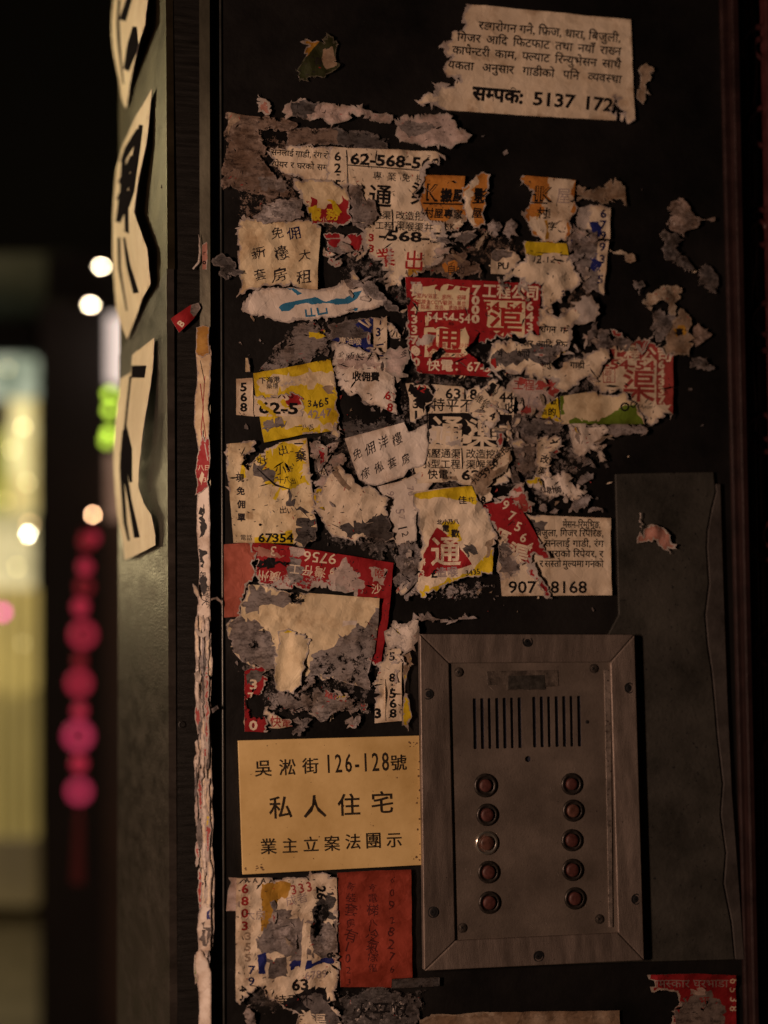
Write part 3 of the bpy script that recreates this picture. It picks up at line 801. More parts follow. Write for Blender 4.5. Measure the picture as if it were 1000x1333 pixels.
rq = random.Random(31); sv, sf = [], []
for k in range(44):
    if k < 16: a, b = 547 - abs(rq.gauss(0, 2.2)) + rq.uniform(0, 1), rq.uniform(962, 1122)
    elif k < 26: a, b = rq.uniform(318, 345), 1134 - abs(rq.gauss(0, 4))
    elif k < 32: a, b = rq.uniform(525, 545), rq.uniform(961, 972)
    else: a, b = rq.uniform(318, 542), rq.choice([rq.uniform(966, 972), rq.uniform(1112, 1120), rq.uniform(970, 1115)])
    r = rq.uniform(.4, 1.6) * (1 if k < 32 else .6); n = 6
    pts = [(a + r * rq.uniform(.5, 1.3) * math.cos(6.283 * j / n) * (1.6 if 15 < k < 26 else 1), b + r * rq.uniform(.5, 1.5) * math.sin(6.283 * j / n)) for j in range(n)]
    pts = [(min(max(x, 316), 547.5), min(max(y, 965), 1125 if k < 16 else 1134)) for x, y in pts]
    k0 = len(sv); sv += [W(x, y, -0.00535) for x, y in pts]; sf.append(list(range(k0, k0 + n))[::-1])
meshobj('rust_stain', sv, sf, surf('rust_stain', (0.10, 0.05, 0.022), 0.7, 0, 0.4, 300), sg)
# scratches across the intercom plate and a dusting of dents
sv, sf = [], []
for k in range(34):
    a, b = rq.uniform(604, 778), rq.choice([rq.uniform(985, 1210), rq.uniform(866, 905)]); an = rq.gauss(1.3, .5); l_ = rq.uniform(3, 16); w_ = rq.uniform(.12, .35)
    d = np.array([math.cos(an), math.sin(an)]); n_ = np.array([-d[1], d[0]]); c0 = np.array([a, b]); k0 = len(sv)
    sv += [W(*q, -0.00575) for q in (c0 - d * l_ / 2, c0 + n_ * w_, c0 + d * l_ / 2, c0 - n_ * w_)]; sf.append([k0 + 3, k0 + 2, k0 + 1, k0])
meshobj('scratches', sv, sf, surf('bright_scratch', (0.42, 0.36, 0.32), 0.4, 0.6, 0.3, 300), ic)

# ================================================================== STREET BEHIND (out of focus)
def cbox(name, px0, px1, py0, py1, d, th, mat, parent=None, label=None, cat=None, group=None):
    pts = [PD(px0, py0, d), PD(px1, py0, d), PD(px1, py1, d), PD(px0, py1, d)]
    v, f = prism(pts, AXZ * th); o = meshobj(name, v, f, mat, parent); return tag(o, label, cat, group)
def lit(name, c1, c2, strength, scale=3.0, stretch=(1, 1, 1)):
    m, N, L, B = newmat(name)
    pos = N.new('ShaderNodeNewGeometry').outputs['Position']
    n = noise(N, L, mapping(N, L, pos, stretch), scale, 3, 0.5)
    c = ramp(N, L, n, [(0.35, c1), (0.65, c2)])
    L.new(c, B.inputs['Emission Color']); B.inputs['Emission Strength'].default_value = strength
    B.inputs['Base Color'].default_value = (0.2, 0.2, 0.2, 1); return m
shop = empty('lit_shop', PD(20, 1150, 7.0), 'brightly lit yellow shop front blurred far down the street', 'shop')
cbox('wall', -700, 46, -300, 452, 7.0, 1.0, M_bwall, shop)
cbox('lintel', -700, 46, 452, 462, 6.95, 1.0, M_dark, shop)
cbox('sign_board', -160, 40, 464, 518, 6.9, 0.15, lit('pale_sign', (0.12, 0.17, 0.11), (0.60, 0.64, 0.46), 0.9, 12), shop)
cbox('window', 12, 44, 520, 668, 6.98, 0.05, lit('warm_window', (0.50, 0.34, 0.09), (0.95, 0.80, 0.36), 1.15, 8, (1, 1, 0.4)), shop)
cbox('window', -120, 10, 560, 668, 6.98, 0.05, lit('lime_window', (0.20, 0.20, 0.02), (0.50, 0.44, 0.08), 0.9, 6), shop)
cbox('window', -160, 42, 668, 765, 6.97, 0.05, lit('pale_window', (0.36, 0.30, 0.12), (0.80, 0.66, 0.34), 0.95, 7), shop)
for k in range(10):
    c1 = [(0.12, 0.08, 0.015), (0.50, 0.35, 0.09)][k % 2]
    cbox('shutter_panel', -36 + k * 8.2, -36 + k * 8.2 + 7.8, 766, 905 if k % 3 else 900, 6.96 - 0.03 * (k % 2), 0.05, lit('shutter_glow', c1, tuple(q * 1.35 for q in c1), 0.75, 3, (1, 1, 0.6)), shop)  # panels glow by emission in place of light on the shutter
    cbox('shutter_panel', -36 + k * 8.2, -36 + k * 8.2 + 7.8, 905, 1092, 6.96 - 0.03 * (k % 2), 0.05, lit('shutter_glow', tuple(q * .55 for q in c1), tuple(q * .8 for q in c1), 0.75, 3, (1, 1, 0.6)), shop)  # lower panels glow less, painting the light as it fades downwards
cbox('base', -160, 46, 1092, 1180, 6.9, 0.4, lit('lit_step', (0.05, 0.032, 0.012), (0.09, 0.06, 0.02), 0.8, 3), shop)  # step glows by emission for the shop light falling on it
lamp('shop_glow', PD(-260, 650, 6.4), tuple(PD(-100, 1400, 4.5)), 26, (1.0, 0.78, 0.4), 1.2, 0.6)
def bulb(px, py, d, rx, ry, col, s, name, label, cat, group=None):
    e = empty(name, PD(px, py, d), label, cat, group)
    v, f = ring(PD(px, py, d), -AXZ, [(rx, 0), (rx * 0.9, rx * 0.3), (rx * 0.5, rx * 0.5)], 20)
    v = [PD(px, py, d) + (p - PD(px, py, d)) - AXY * np.dot(p - PD(px, py, d), AXY) * (1 - ry / rx) for p in v]
    meshobj('bulb', v, f, emit(name + '_glow', col, s), e, smooth=True)
    v, f = ring(PD(px, py, d), AXZ, [(rx * 0.8, 0.001), (rx * 0.8, rx), (rx * 0.4, rx * 1.4)], 14); meshobj('lamp_housing', v, f, M_dark, e)
bulb(132, 347, 3.9, 0.009, 0.0025, (1.0, 0.80, 0.52), 70, 'downlight', 'upper of the two glowing white downlights beside the steel pillar', 'light', 'downlights under the canopy')
bulb(118, 397, 4.0, 0.009, 0.003, (1.0, 0.80, 0.52), 70, 'downlight', 'lower of the two glowing white downlights beside the steel pillar', 'light', 'downlights under the canopy')
bulb(37, 695, 4.2, 0.002, 0.002, (1.0, 0.85, 0.55), 420, 'lamp', 'small round warm white lamp in front of the yellow shop', 'light')
for i_, (a, b, s_, lb) in enumerate(((16, 585, 26, 'added small yellow lamp high in the left part of the yellow shop'), (30, 556, 40, 'added small yellow lamp under the pale sign board of the shop'), (36, 628, 22, 'added small yellow lamp at the right side of the shop window'),
                                     (8, 652, 14, 'added small dim lamp above the magenta lamp'), (22, 738, 20, 'added small yellow lamp below the warm white lamp'), (30, 838, 9, 'added faint lamp before the ribbed shutter'), (10, 480, 12, 'added pale lamp on the shop sign board'))):
    bulb(a, b, 5.0, 0.0045, 0.0045, (1.0, 0.80, 0.36), s_ * .5, 'added_lamp', lb, 'light', 'added little lamps of the yellow shop')  # made-up bulbs, put in to give the shop bright blurred discs
bulb(39, 683, 6.2, 0.010, 0.010, (0.9, 0.55, 0.25), 7, 'lamp', 'small orange lamp half behind the warm white lamp', 'light')
bulb(121, 670, 3.6, 0.003, 0.003, (1.0, 0.55, 0.28), 90, 'lamp', 'tiny orange lamp above the red hanging lanterns', 'light')
bulb(3, 797, 5.0, 0.014, 0.014, (0.9, 0.05, 0.4), 5, 'lamp', 'magenta lamp cut by the left edge of the picture', 'light')
for i, (a, b, s_) in enumerate(((143, 513, 1.0), (143, 534, 1.0), (142, 564, 1.0), (139, 574, 0.7))):
    bulb(a, b, 4.0, 0.012, 0.012, (0.5, 0.72, 0.06), 4.2 * s_, 'green_lamp', ['top green lamp of the row beside the pillar', 'second green lamp from the top beside the pillar', 'third green lamp from the top beside the pillar', 'bottom green lamp of the row beside the pillar'][i], 'light', 'green lamps strung beside the pillar')
o = cbox('light_box', 140, 190, 410, 498, 4.6, 0.1, emit('pink_white_glow', (1.0, 0.80, 0.70), 0.95), None, 'glowing pinkish white upright light box half behind the pillar', 'light box')
o = cbox('lit_column', 140, 190, 590, 676, 4.6, 0.3, lit('column_light', (0.16, 0.08, 0.05), (0.26, 0.15, 0.10), 1.0, 5), None, 'dim brownish lit column below the green lamps', 'column')  # no lamp: emission paints the light on this column
o = cbox('shop_pier', 52, 136, 395, 1500, 4.8, 1.2, M_bwall, None, 'wide dark pier between the yellow shop and the steel pillar', 'pier')
o = cbox('shop_wall', 136.5, 420, 676.5, 1500, 4.7, 1.2, M_bwall2, None, 'dark brown wall seen just left of the steel pillar', 'wall')
o = cbox('canopy', -400, 420, -900, 330, 5.2, 2.0, surf('canopy_dark', (0.016, 0.020, 0.013), 0.8), None, 'dark canopy soffit filling the top left of the view', 'canopy')
cbox('awning', 60, 420, 331, 394, 5.0, 1.5, surf('canopy_edge', (0.02, 0.018, 0.014), 0.8), None, 'dark awning edge behind the two downlights', 'awning')
cbox('side_building', -700, 51, 1181, 1181.5, 9.0, 1.0, M_bwall, None, 'low dark kerb far behind the yellow shop', 'kerb')
cbox('backdrop_building', -1500, 2500, -1400, 1150, 16.0, 3.0, M_bwall, None, 'dark building closing the far end of the street', 'building')

def torus(c, R_, r, seg=30, s2=10, ax=AXX, az=AXY, flat_=1.0):
    V, Fc = [], []
    for i in range(seg):
        t = 2 * math.pi * i / seg; d = math.cos(t) * ax + math.sin(t) * az
        for k in range(s2):
            q = 2 * math.pi * k / s2; V.append(c + d * (R_ + r * math.cos(q)) + AXZ * r * flat_ * math.sin(q))
    for i in range(seg):
        for k in range(s2):
            i2, k2 = (i + 1) % seg, (k + 1) % s2; Fc.append([i * s2 + k, i2 * s2 + k, i2 * s2 + k2, i * s2 + k2])
    return V, Fc
Lmat = emit('lantern_red', (0.42, 0.022, 0.05), 0.85); Lmat2 = emit('lantern_dim', (0.26, 0.012, 0.022), 0.6); Lmat3 = emit('lantern_magenta', (0.44, 0.030, 0.080), 0.95)
ln = empty('hanging_lanterns', PD(105, 690, 3.0), 'string of red ring shaped paper lanterns with a tassel, left of the pillar', 'lanterns')
px3 = 3.0 / F_PX
for a, b, rr_, r2, mm_ in ((114, 704, 6, 5, Lmat2), (121, 700, 4, 4, Lmat), (111, 738, 5, 4, Lmat), (110, 764, 8, 3, Lmat2), (108, 826, 13, 4, Lmat), (103, 889, 12, 4, Lmat), (102, 958, 14, 5, Lmat3), (103, 1030, 12, 4, Lmat3), (105, 790, 5, 5, Lmat), (104, 860, 4, 4, Lmat2), (104, 925, 4, 5, Lmat), (103, 994, 5, 5, Lmat)):
    v, f = torus(PD(a, b, 3.0), rr_ * px3, r2 * px3); meshobj('lantern_ring', v, f, mm_, ln, smooth=True)
v, f = tube([PD(108, 690, 3.0), PD(106, 800, 3.0), PD(103, 1062, 3.0)], 0.001); meshobj('cord', v, f, Lmat2, ln)  # cord and tassel glow by emission though neither is a lamp
for k in range(7):
    v, f = tube([PD(103, 1060, 3.0) + AXX * (k - 3) * 0.002, PD(101 + (k - 3) * 2.2, 1150, 3.0)], [0.002, 0.003]); meshobj('tassel', v, f, emit('tassel', (0.05, 0.005, 0.004), 0.4), ln)

# ================================================================== PAPER ON THE WALL
FL, SCR = 'flyer', 'paper scrap'
GF, GS = 'torn flyers pasted on the black wall', 'torn paper scraps left on the black wall'
def flyer(label, outl, layer, mat='white', **k): return sheet('flyer', label, FL, outl, layer, mat, group=GF, **k)
def scrap(label, outl, layer, mat='mgrey', **k):
    k.setdefault('step', 3.0); k.setdefault('crumple', 1.2); k.setdefault('tear', 2.2); k.setdefault('fray', 0.16)
    return sheet('paper_scrap', label, SCR, outl, layer, mat, group=GS, **k)
def residue(label, outl, layer, mat='greyp', **k):
    k.setdefault('tear', 3.0); k.setdefault('worn', (0.1, 0.36, 0.3)); k.setdefault('corew', 0.8); k.setdefault('fray', 0.30)
    return sheet('glue_residue', label, 'paper residue', outl, layer, mat, group='glued paper residue on the black wall', **k)
def vdig(s, x, y, size, pitch, col='ink', bold=0.03, sx=1.25, ang=0.0, seed=1):   # digits stacked downwards
    return [T(ch, x, y + i * pitch, size, col, ang=ang, bold=bold, sx=sx, seed=seed + i) for i, ch in enumerate(s)]
def bar(x0, y0, x1, y1, w_=1.4): return stroke([(x0, y0), (x1, y1)], w_)
def box_(x0, y0, x1, y1, w_=1.2, sl=0.0):
    d = (x1 - x0) * sl
    return [bar(x0, y0, x1, y0 + d, w_), bar(x0, y1, x1, y1 + d, w_), bar(x0, y0, x0 + .3, y1, w_), bar(x1, y0 + d, x1 + .3, y1 + d, w_)]

# ---- old pulp still glued to the wall, showing in the gaps
for lb, ol, mt, hl in (
    ('old grey pulp layer behind the middle flyers around the red drain flyer', '430,300 470,290 520,330 560,370 600,440 700,440 770,450 780,500 740,560 700,640 640,640 560,640 500,560 520,500 530,440 480,400 440,380', 'greyp', .54),
    ('old brown pulp layer behind the upper left flyers', '300,180 350,170 420,200 500,190 560,210 560,290 460,300 420,330 330,300 300,260', 'brown', .55),
    ('old grey pulp layer around the white script note and blank sheet', '400,560 450,550 520,560 560,620 640,640 660,700 640,760 540,770 500,720 430,700 400,640', 'greyp', .52),
    ('old grey pulp layer behind the stained cream sheet', '300,800 360,780 480,790 500,880 480,930 400,940 340,920 300,860', 'greyp', .56),
    ('old brown pulp layer behind the orange stickers and yellow topped note', '600,300 640,290 700,310 790,270 790,380 740,420 700,370 640,360 590,340', 'brown', .55),
    ('old pale pulp layer right of centre below the green edged paper', '660,540 740,545 790,560 770,600 760,650 700,670 660,640 656,590', 'mgrey', .5),
    ('old dark pulp layer behind the pile under the address sign', '310,1150 430,1150 440,1320 320,1320', 'dgrey', .42)):
    residue(lb, ol, 0, mt, worn=(.35, hl, .35), tear=5, amp=.25, step=6)
# ---- upper part
scrap('small green and yellow paper scrap alone at the top of the wall', '390,56 398,51 433,50 437,66 436,78 440,90 424,98 404,102 388,101 394,80', 1, 'dgreen',
      regs=[('gold', '390,56 399,52 417,54 406,66 399,76 392,70', 1), ('tan', '420,66 432,62 438,88 424,92 418,78', 1)], texts=[T('有', 407, 86, 13, 'pen')], worn=(.1, .1, .5))
rr_ = []
rr_ += rows(['रङ्गरोगन', 'गर्ने,', 'फ्रिज,', 'धारा,', 'बिजुली,'], 622, 39, 807, 15.5)
rr_ += rows(['गिजर', 'आदि', 'फिटफाट', 'तथा', 'नयाँ', 'राख्न'], 594, 54, 807, 15.5)
rr_ += rows(['कार्पेन्टरी', 'काम,', 'फ्ल्याट', 'रिन्युभेसन', 'साथै'], 588, 71, 807, 15.5)
rr_ += rows(['यकता', 'अनुसार', 'गाडीको', 'पनि', 'व्यवस्था'], 582, 90, 808, 15.5)
rr_ += rows(['।'], 591, 109, 597, 15.5)
flyer('large white Nepali notice ending 5137 172 at the top, torn on its left', '606,6.6s 820,27s 825,158 806,159 803,140 800,125 798,150 801,158s 690,152s 579,144.5 543,137 550,125 566,119 591,114 598,102 579,84 588,74 570,66 588,46 602,40 600,28', 3, 'ivory',
      texts=rr_ + [T('सम्पर्क:', 614, 130.5, 25, bold=0.035, fit=66), T('5137', 692, 137.5, 24, bold=0.03, fit=55), T('172', 757, 143, 24, bold=0.03, fit=40)],
      corew=9, tear=3.4, slits=0, lifts=[(824, 158, 30, 3), (560, 135, 25, 3), (640, 12, 30, 1)])
scrap('narrow pinkish torn strip right of the Nepali notice', '833,88 840,84 848,90 845,104 838,112 841,120 836,137 828,130 832,112', 2, 'tan')
scrap('tiny pink torn flake above the left end of the brown sheet', '336,123 342,130 351,138 353,146 345,152 335,148 334,136', 2, 'pink', worn=(.3, .05, .3))
scrap('long curled strip of pinkish paper below the green scrap', '366,148 372,138 385,134 398,132 415,134 450,140 482,147 510,152 511,158 505,163 480,160 455,157 420,156 395,158 378,154 371,158', 4, 'pinkwhite',
      regs=[('dgrey', '378,136 398,131 414,133 408,146 394,158 380,156', 1.5)], worn=(.25, .05, .25), lifts=[(375, 145, 18, 4), (470, 150, 40, 2)], crumple=2)
scrap('crumpled whitish strip with a fold right of the long curled strip', '512,157 525,152 552,150 577,151 588,153 592,168 604,171 613,178 604,188 592,190 575,193 560,193 530,188 513,178 516,167', 5, 'pinkwhite',
      regs=[('mgrey', '514,165 530,158 552,162 566,168 548,178 530,182', 1.5)], worn=(.3, .03, .2), lifts=[(560, 172, 30, 5), (525, 168, 20, 2)], crumple=2.6)
residue('large brown grey torn sheet at the upper left corner of the flyers', '297,148s 340,154 378,159 386,166 378,172 340,172 352,180 338,184 348,192 352,225 368,236 381,248 382,258 345,256 310,252 290,249 294,190', 1, 'brown',
        worn=(.3, .12, .5), tear=2.5, crumple=1.5, regs=[('tan', '297,148 312,151 312,158 300,165 296,180', 1), ('mgrey', '335,232 372,228 380,250 340,252', 2)], lifts=[(300, 152, 20, 2), (293, 246, 16, 2.5)],
        texts=[T('रोग न', 343, 174, 8)], peels=[('hole', '332,170 350,168 360,180 352,190 340,184', 6, .9), ('dirt', '296,190 340,195 345,250 294,245', 30, .8)])
residue('dark grey brown strip under the long curled strip', '373,170 400,167 450,172 506,181 507,196 470,195 440,190 400,192 372,193', 2, 'dgrey', regs=[('brown', '372,172 400,167 440,172 440,188 400,190 374,192', 2)], worn=(.15, .15, .3), tear=1.6)
flyer('torn corner of Nepali print left of the number strip', '352,194 380,191 428,192s 430,244 416,238 405,240 396,236 384,232 366,226 350,217', 4, 'ivory',
      texts=rows(['सर्नलाई', 'गाडी,', 'रंग', 'रोगन'], 352, 203, 440, 11) + rows(['रिपेयर', 'र', 'घरको', 'सम्पु'], 349, 218, 430, 11) + rows(['गिजर'], 392, 193, 425, 9) + rows(['सब'], 423, 240, 434, 9), crumple=.8, worn=(.12, .03, .25))
flyer('tall white flyer reading 62-568-56, torn ragged down its right side', '428,193s 565,199s 578,205 562,214 553,225 549,240 545,262 550,284 576,290 580,311 577,335 562,350 538,362 520,366 503,380 497,365 498,345 482,338 470,320 468,288 482,276 462,270 454,252 452,243 430,243', 5, 'ivory',
      regs=[('ink', bar(450, 197, 453.5, 262), 0), ('ink', bar(451, 216.5, 562, 224.5), 0), ('ink', bar(509.5, 274, 510.5, 301, 1.8), 0), ('brown', '528,352 545,350 576,356 572,366 540,364 526,358', 2), ('gold', '530,351 545,353 548,360 530,360', 1)],
      texts=vdig('62', 434, 211, 16, 15, sx=1.15) + [T('-', 437, 232, 13, bold=.03), T('5', 434, 247, 16, bold=.03, sx=1.15), T('62-568-568', 454.5, 214.5, 19.5, bold=0.035, fit=118),
                T('專業免棚', 484, 234.5, 12, gap=.55, bold=.0), T('通', 478, 267, 31, bold=.012), T('渠', 533, 265, 31, bold=.012),
                T('通渠', 484, 285, 12, bold=.006), T('改造挖掘', 513.5, 286, 12.3, bold=.006), T('工程', 487, 299, 11.5, bold=.006), T('渠喉渠井', 513.5, 300, 12.3, bold=.006),
                T('-568-568', 492, 313.5, 18.5, bold=.035, fit=112), T('業', 489, 347, 25, 'rink', bold=.01, ang=-4), T('出', 524, 350, 27, 'rink', bold=.005, ang=3)]
      + vdig('3350', 478, 315, 13.5, 14.2, 'rink', ang=4),
      crumple=.7, corew=7, tear=2.6, worn=(.08, 0, .18), lifts=[(518, 205, 14, 3), (520, 232, 13, 3.2), (515, 262, 13, 3), (519, 290, 13, 3), (570, 300, 20, 3), (430, 196, 12, 1.5)],
      peels=[('core', '455,300 476,296 478,325 470,330', 8, .9), ('core', '498,320 512,318 510,362 500,372', 10, .7), ('core', '535,285 575,292 578,330 552,322', 14, .55), ('dirt', '545,300 580,300 575,350 540,350', 20, .7)])
flyer('cream torn piece with a yellow and red corner under the number strip', '381,234 398,236 432,237 452,243 454,262 457,291 430,294 405,294 396,268 388,258', 7, 'cream',
      regs=[('red', '397,264 412,262 418,274 440,268 455,262 457,292 405,293', 2.6), ('yellow', '400,272 412,270 416,284 402,286', 1.5), ('yellow', '424,262 430,262 444,278 440,284', 1.5)],
      texts=[T('服', 399, 287, 18, 'yellow', bold=.03), T('務', 423, 287, 16, 'yellow', bold=.02), T('小', 416, 291, 8, 'ivory')], crumple=1.2, worn=(.12, .02, .25), lifts=[(384, 236, 16, 2)])
scrap('grey crumpled fold between the yellow red corner and the drain flyer', '454,247 470,246 486,262 490,280 484,296 470,301 458,296 456,270', 7, 'mgrey', worn=(.35, .12, .35), crumple=2.4)
flyer('orange black lettered removal sticker half under the 62-568-56 flyer', '550,229s 604,231s 603,250 599,264 605,290 596,300 580,303 562,300 551,288 545,262 549,243', 6, 'orange',
      regs=[('tan', '548,284 575,290 605,282 606,303 560,303', 3), ('ink', bar(549, 266, 601, 267.5, 2), 0), ('ivory', '560,289 600,286 600,302 565,302', 3)],
      texts=[T('K', 552.5, 262, 30, 'ink', bold=.03, sx=.8), T('K', 554, 260.5, 28, 'orange', bold=-.015, sx=.8), T('搬', 572, 262, 18, bold=.045, sx=.85), T('屋', 588, 262, 17.5, bold=.04, sx=.85), T('村屋專家', 551, 283, 13.5, bold=.02, sx=.93), T('免SK', 566, 300, 12)], tear=2, worn=(.05, 0, .35))
flyer('orange lettered strip with a curled cream edge beside the removal sticker', '618,230 637,229 635,246 629,262 626,280 622,300 612,296 604,284 602,262 607,242', 7, 'orange',
      regs=[('ivory', '618,229 622,238 613,248 610,265 614,282 624,300 612,296 602,284 601,262 607,241', 1.5), ('ink', bar(612, 267, 628, 266, 2), 0)], texts=[T('影', 614, 263, 20, bold=.03), T('屋', 612, 284, 14, bold=.02)], crumple=1.4, lifts=[(607, 262, 16, 5)])
flyer('orange HK removal flyer, its right half faded to cream', '678,230s 748,236s 745,262 738,290 736,315 722,318 708,316 690,302 684,290 689,262 686,245', 5, 'orange',
      regs=[('ivory', '712,232 748,236 745,262 738,290 736,316 708,316 690,302 688,282 700,284 706,262 712,250', 1.5), ('ink', bar(686, 265, 711, 266.5, 2), 0), ('gold', '707,288 712,288 713,312 708,314', 1)],
      texts=[T('HK', 681, 262, 27, 'ink', bold=.03, sx=.95), T('HK', 682, 260.5, 25.5, 'orange', bold=-.012, sx=.98), T('屋', 722, 264, 22, 'ghost', sx=.85), T('村', 697, 284, 15, bold=.02), T('屋', 711, 284, 13, 'ink', sx=.3), T('字', 711, 300, 12, bold=.02), T('T', 694, 287, 12, 'gold')],
      crumple=.8, worn=(.08, 0, .3), tear=2.4, lifts=[(738, 300, 24, 3)])
scrap('small curled grey flap hanging in the black hole', '632,294 640,287 649,290 650,302 644,311 636,308 634,300', 3, 'mgrey', lifts=[(642, 296, 12, 5)], worn=(.6, 0, .3))
scrap('second curled grey flap right of the first in the black hole', '657,292 664,286 671,292 669,304 662,312 660,320 656,306', 3, 'mgrey', lifts=[(664, 298, 12, 4)], worn=(.6, 0, .3))
scrap('brown grey torn strip above the blue number strip', '748,247 752,242 764,250 782,246 812,245s 813,270 795,264 782,268 764,262 750,264', 3, 'tan', worn=(.3, .18, .5), tear=3)
flyer('upper piece of the white strip with blue digits 679', '748,284 752,272 770,268 793,271s 792,313s 778,312 764,312 756,300 750,300', 4, 'ivory',
      regs=[('blue', '765,290 777,290 777,313 764,312 768,302', 1.5)], texts=vdig('679', 779, 285, 15, 14, 'bink', bold=.03, sx=1.15), worn=(.1, 0, .25), crumple=1,
      peels=[('core', '748,284 752,272 768,270 766,290 760,300 748,300', 6, 1)])
scrap('crumpled grey paper with blue ink left of the number strip', '742,296 756,300 772,300 776,314 768,322 748,318 740,330 736,318 738,304', 4, 'mgrey', regs=[('blue', '737,308 744,316 738,320', 2), ('ink', bar(748, 302, 763, 305, 1.6), 0), ('blue', bar(750, 308, 764, 310, 2), 0), ('blue', bar(755, 298, 754, 312, 2), 0)], worn=(.55, .1, .3), crumple=2.2)
flyer('lower piece of the number strip with blue digits 9, 3 and 5', '744,326 756,318 776,314 790,316s 787,352s 784,386 772,378 762,384 752,366 742,344', 4, 'mgrey',
      regs=[('ivory', '776,314 790,316 787,352 784,386 778,380 776,350', .5), ('blue', '766,336 777,332 778,352 766,350', 2.6)], texts=vdig('93', 778, 328, 15, 16, 'bink', sx=1.1) + [T('5', 775, 370, 15, 'bink', bold=.03, sx=1.1), T(',', 777, 354, 15, 'bink')], worn=(.35, .1, .3), crumple=1.8)
scrap('thin pinkish flake right of the number strip', '792,326 806,327 824,334 826,340 812,340 800,332', 2, 'tan', worn=(.5, .2, .3))
scrap('cream paper corner printed PU left of the yellow note', '638,331 665,328 676,340 664,352 660,359s 637,358s', 4, 'ivory', texts=[T('PU', 646, 351, 12, bold=.03)], regs=[('mgrey', '638,331 666,329 664,336 640,340', 2)])
flyer('yellow topped note over crumpled white paper right of centre', '679,316s 735,319s 738,336 746,355 753,372 732,384 729,396 715,398 716,422 705,424 703,373 680,370 652,369 664,352 681,340', 7, 'ivory',
      regs=[('yellow', '679,316s 735,319s 738,335s 720,331 700,336 681,333', 1)], texts=[T('12.12', 688, 342, 14, 'ink', ang=5, jit=1, shear=.25), T('—', 727, 336, 9, bold=.03), T('3', 727, 390, 14, 'bink', bold=.03)],
      crumple=2.6, tear=2, lifts=[(690, 350, 30, 4), (720, 365, 25, 3), (703, 356, 16, 4)], worn=(.05, 0, .12), peels=[('dirt', '705,375 720,372 716,420 706,420', 8, .6)])
residue('brown orange stained residue above the red flyer', '556,354 570,344 576,335 588,326 604,340 620,344 623,364 590,364 575,361', 4, 'brown', regs=[('orange', '576,344 590,340 596,352 584,360', 3), ('tan', '585,327 604,340 600,344 586,334', 1)], worn=(.2, .15, .5), texts=[T('自的', 580, 356, 12, 'pen')], crumple=1.2)

# ---- handwritten note and neighbours on the left
flyer('cream handwritten note offering flats, three rows of brush characters', '314,284 330,286 350,290 385,288 417,297s 413,345s 412,379s 385,376 360,372 340,374 325,378 318,384 307,389 310,350', 6, 'cream',
      texts=[T('免', 350, 311, 19, 'pen', jit=1, shear=.1), T('佣', 371, 312, 21, 'bink', jit=1), T('新', 323, 338, 22, 'pen', jit=1.4, shear=.2), T('樓', 353, 339, 24, 'pen', jit=1.4), T('大', 385, 340, 18, 'pen', jit=1, shear=.2),
             T('套', 328, 366, 19, 'pen', jit=1.2), T('房', 350, 367, 23, 'pen', jit=1.2, shear=.2), T('租', 381, 370, 23, 'pen', jit=1, shear=.2)], crumple=1.3, worn=(.05, 0, .36), tear=1.8, lifts=[(312, 290, 18, 2), (410, 372, 16, 2)],
      peels=[('dirt', '400,290 417,296 414,330 404,320', 8, .8), ('dirt', '318,340 340,330 345,385 310,385', 16, .7)])
scrap('curled grey cream flap above the handwritten note', '342,268 360,262 392,262 395,284 380,290 352,292 334,291 328,284 338,278', 7, 'mgrey', worn=(.55, 0, .3), lifts=[(370, 272, 26, 3)], crumple=1.8, regs=[('ink', bar(346, 284, 366, 286, 1), 1)])
scrap('red and white shred between the note and the drain flyer', '420,306 436,304 470,307 470,332 458,326 448,332 436,338 424,328', 4, 'red', regs=[('pinkwhite', '440,306 452,310 456,318 444,330 438,320', 2), ('mgrey', '420,320 434,324 452,328 440,340 420,340', 3), ('pinkwhite', bar(424, 312, 444, 312, 1.4), 0), ('pinkwhite', bar(443, 306, 443, 320, 1.4), 0)])
flyer('wide white torn strip with a blue printed bird shape', '315,396 324,384 335,377 352,376 380,376 412,379 430,376 446,366 462,367 480,370 492,378 501,396 490,402 478,404 452,409 430,415 400,418 382,420 350,415 330,412 316,408', 6, 'white',
      regs=[('cyan', '362,402 370,396 384,393 409,388 424,394 436,390 448,390 458,383 470,380 464,390 452,397 438,398 424,396 405,398 384,398 376,406 366,407', 1), ('cyan', '372,377 384,377 392,384 386,386', 1), ('cyan', bar(397, 404, 398, 414, 2.4), .3), ('cyan', bar(397, 413, 410, 412, 2.4), .3), ('cyan', bar(404, 402, 405, 412, 2), .3), ('cyan', bar(412, 402, 414, 412, 2.6), .3), ('cyan', bar(413, 411, 426, 408, 2.4), .3), ('cyan', bar(424, 402, 425, 410, 2), .3), ('cyan', '458,402 465,402 464,406 458,407', .3)],
      tear=1.4, worn=(.08, 0, .14), crumple=.8, corew=4, lifts=[(330, 395, 20, 2)])
scrap('petal shaped curl tinted grey as shade over the right end of the blue printed strip', '446,367 458,365 478,368 490,376 500,388 501,397 488,392 470,382 455,379', 7, 'mgrey', lifts=[(475, 378, 26, 5)], worn=(.5, 0, .2), crumple=2)  # grey colour stands for the shade on the folded top
residue('large grey speckled patch with a small yellow bit', '337,483 350,465 362,448 372,434 385,424 402,418 426,420 428,440 429,466 402,474 370,480 346,484', 3, 'mgrey', regs=[('yellow', '402,432 412,434 423,430 423,440 412,442 402,440', 1.5)], worn=(.1, .22, .25), amp=.5, step=3,
        peels=[('hole', '337,483 350,460 366,440 380,426 384,440 366,462 350,486', 14, .75)])
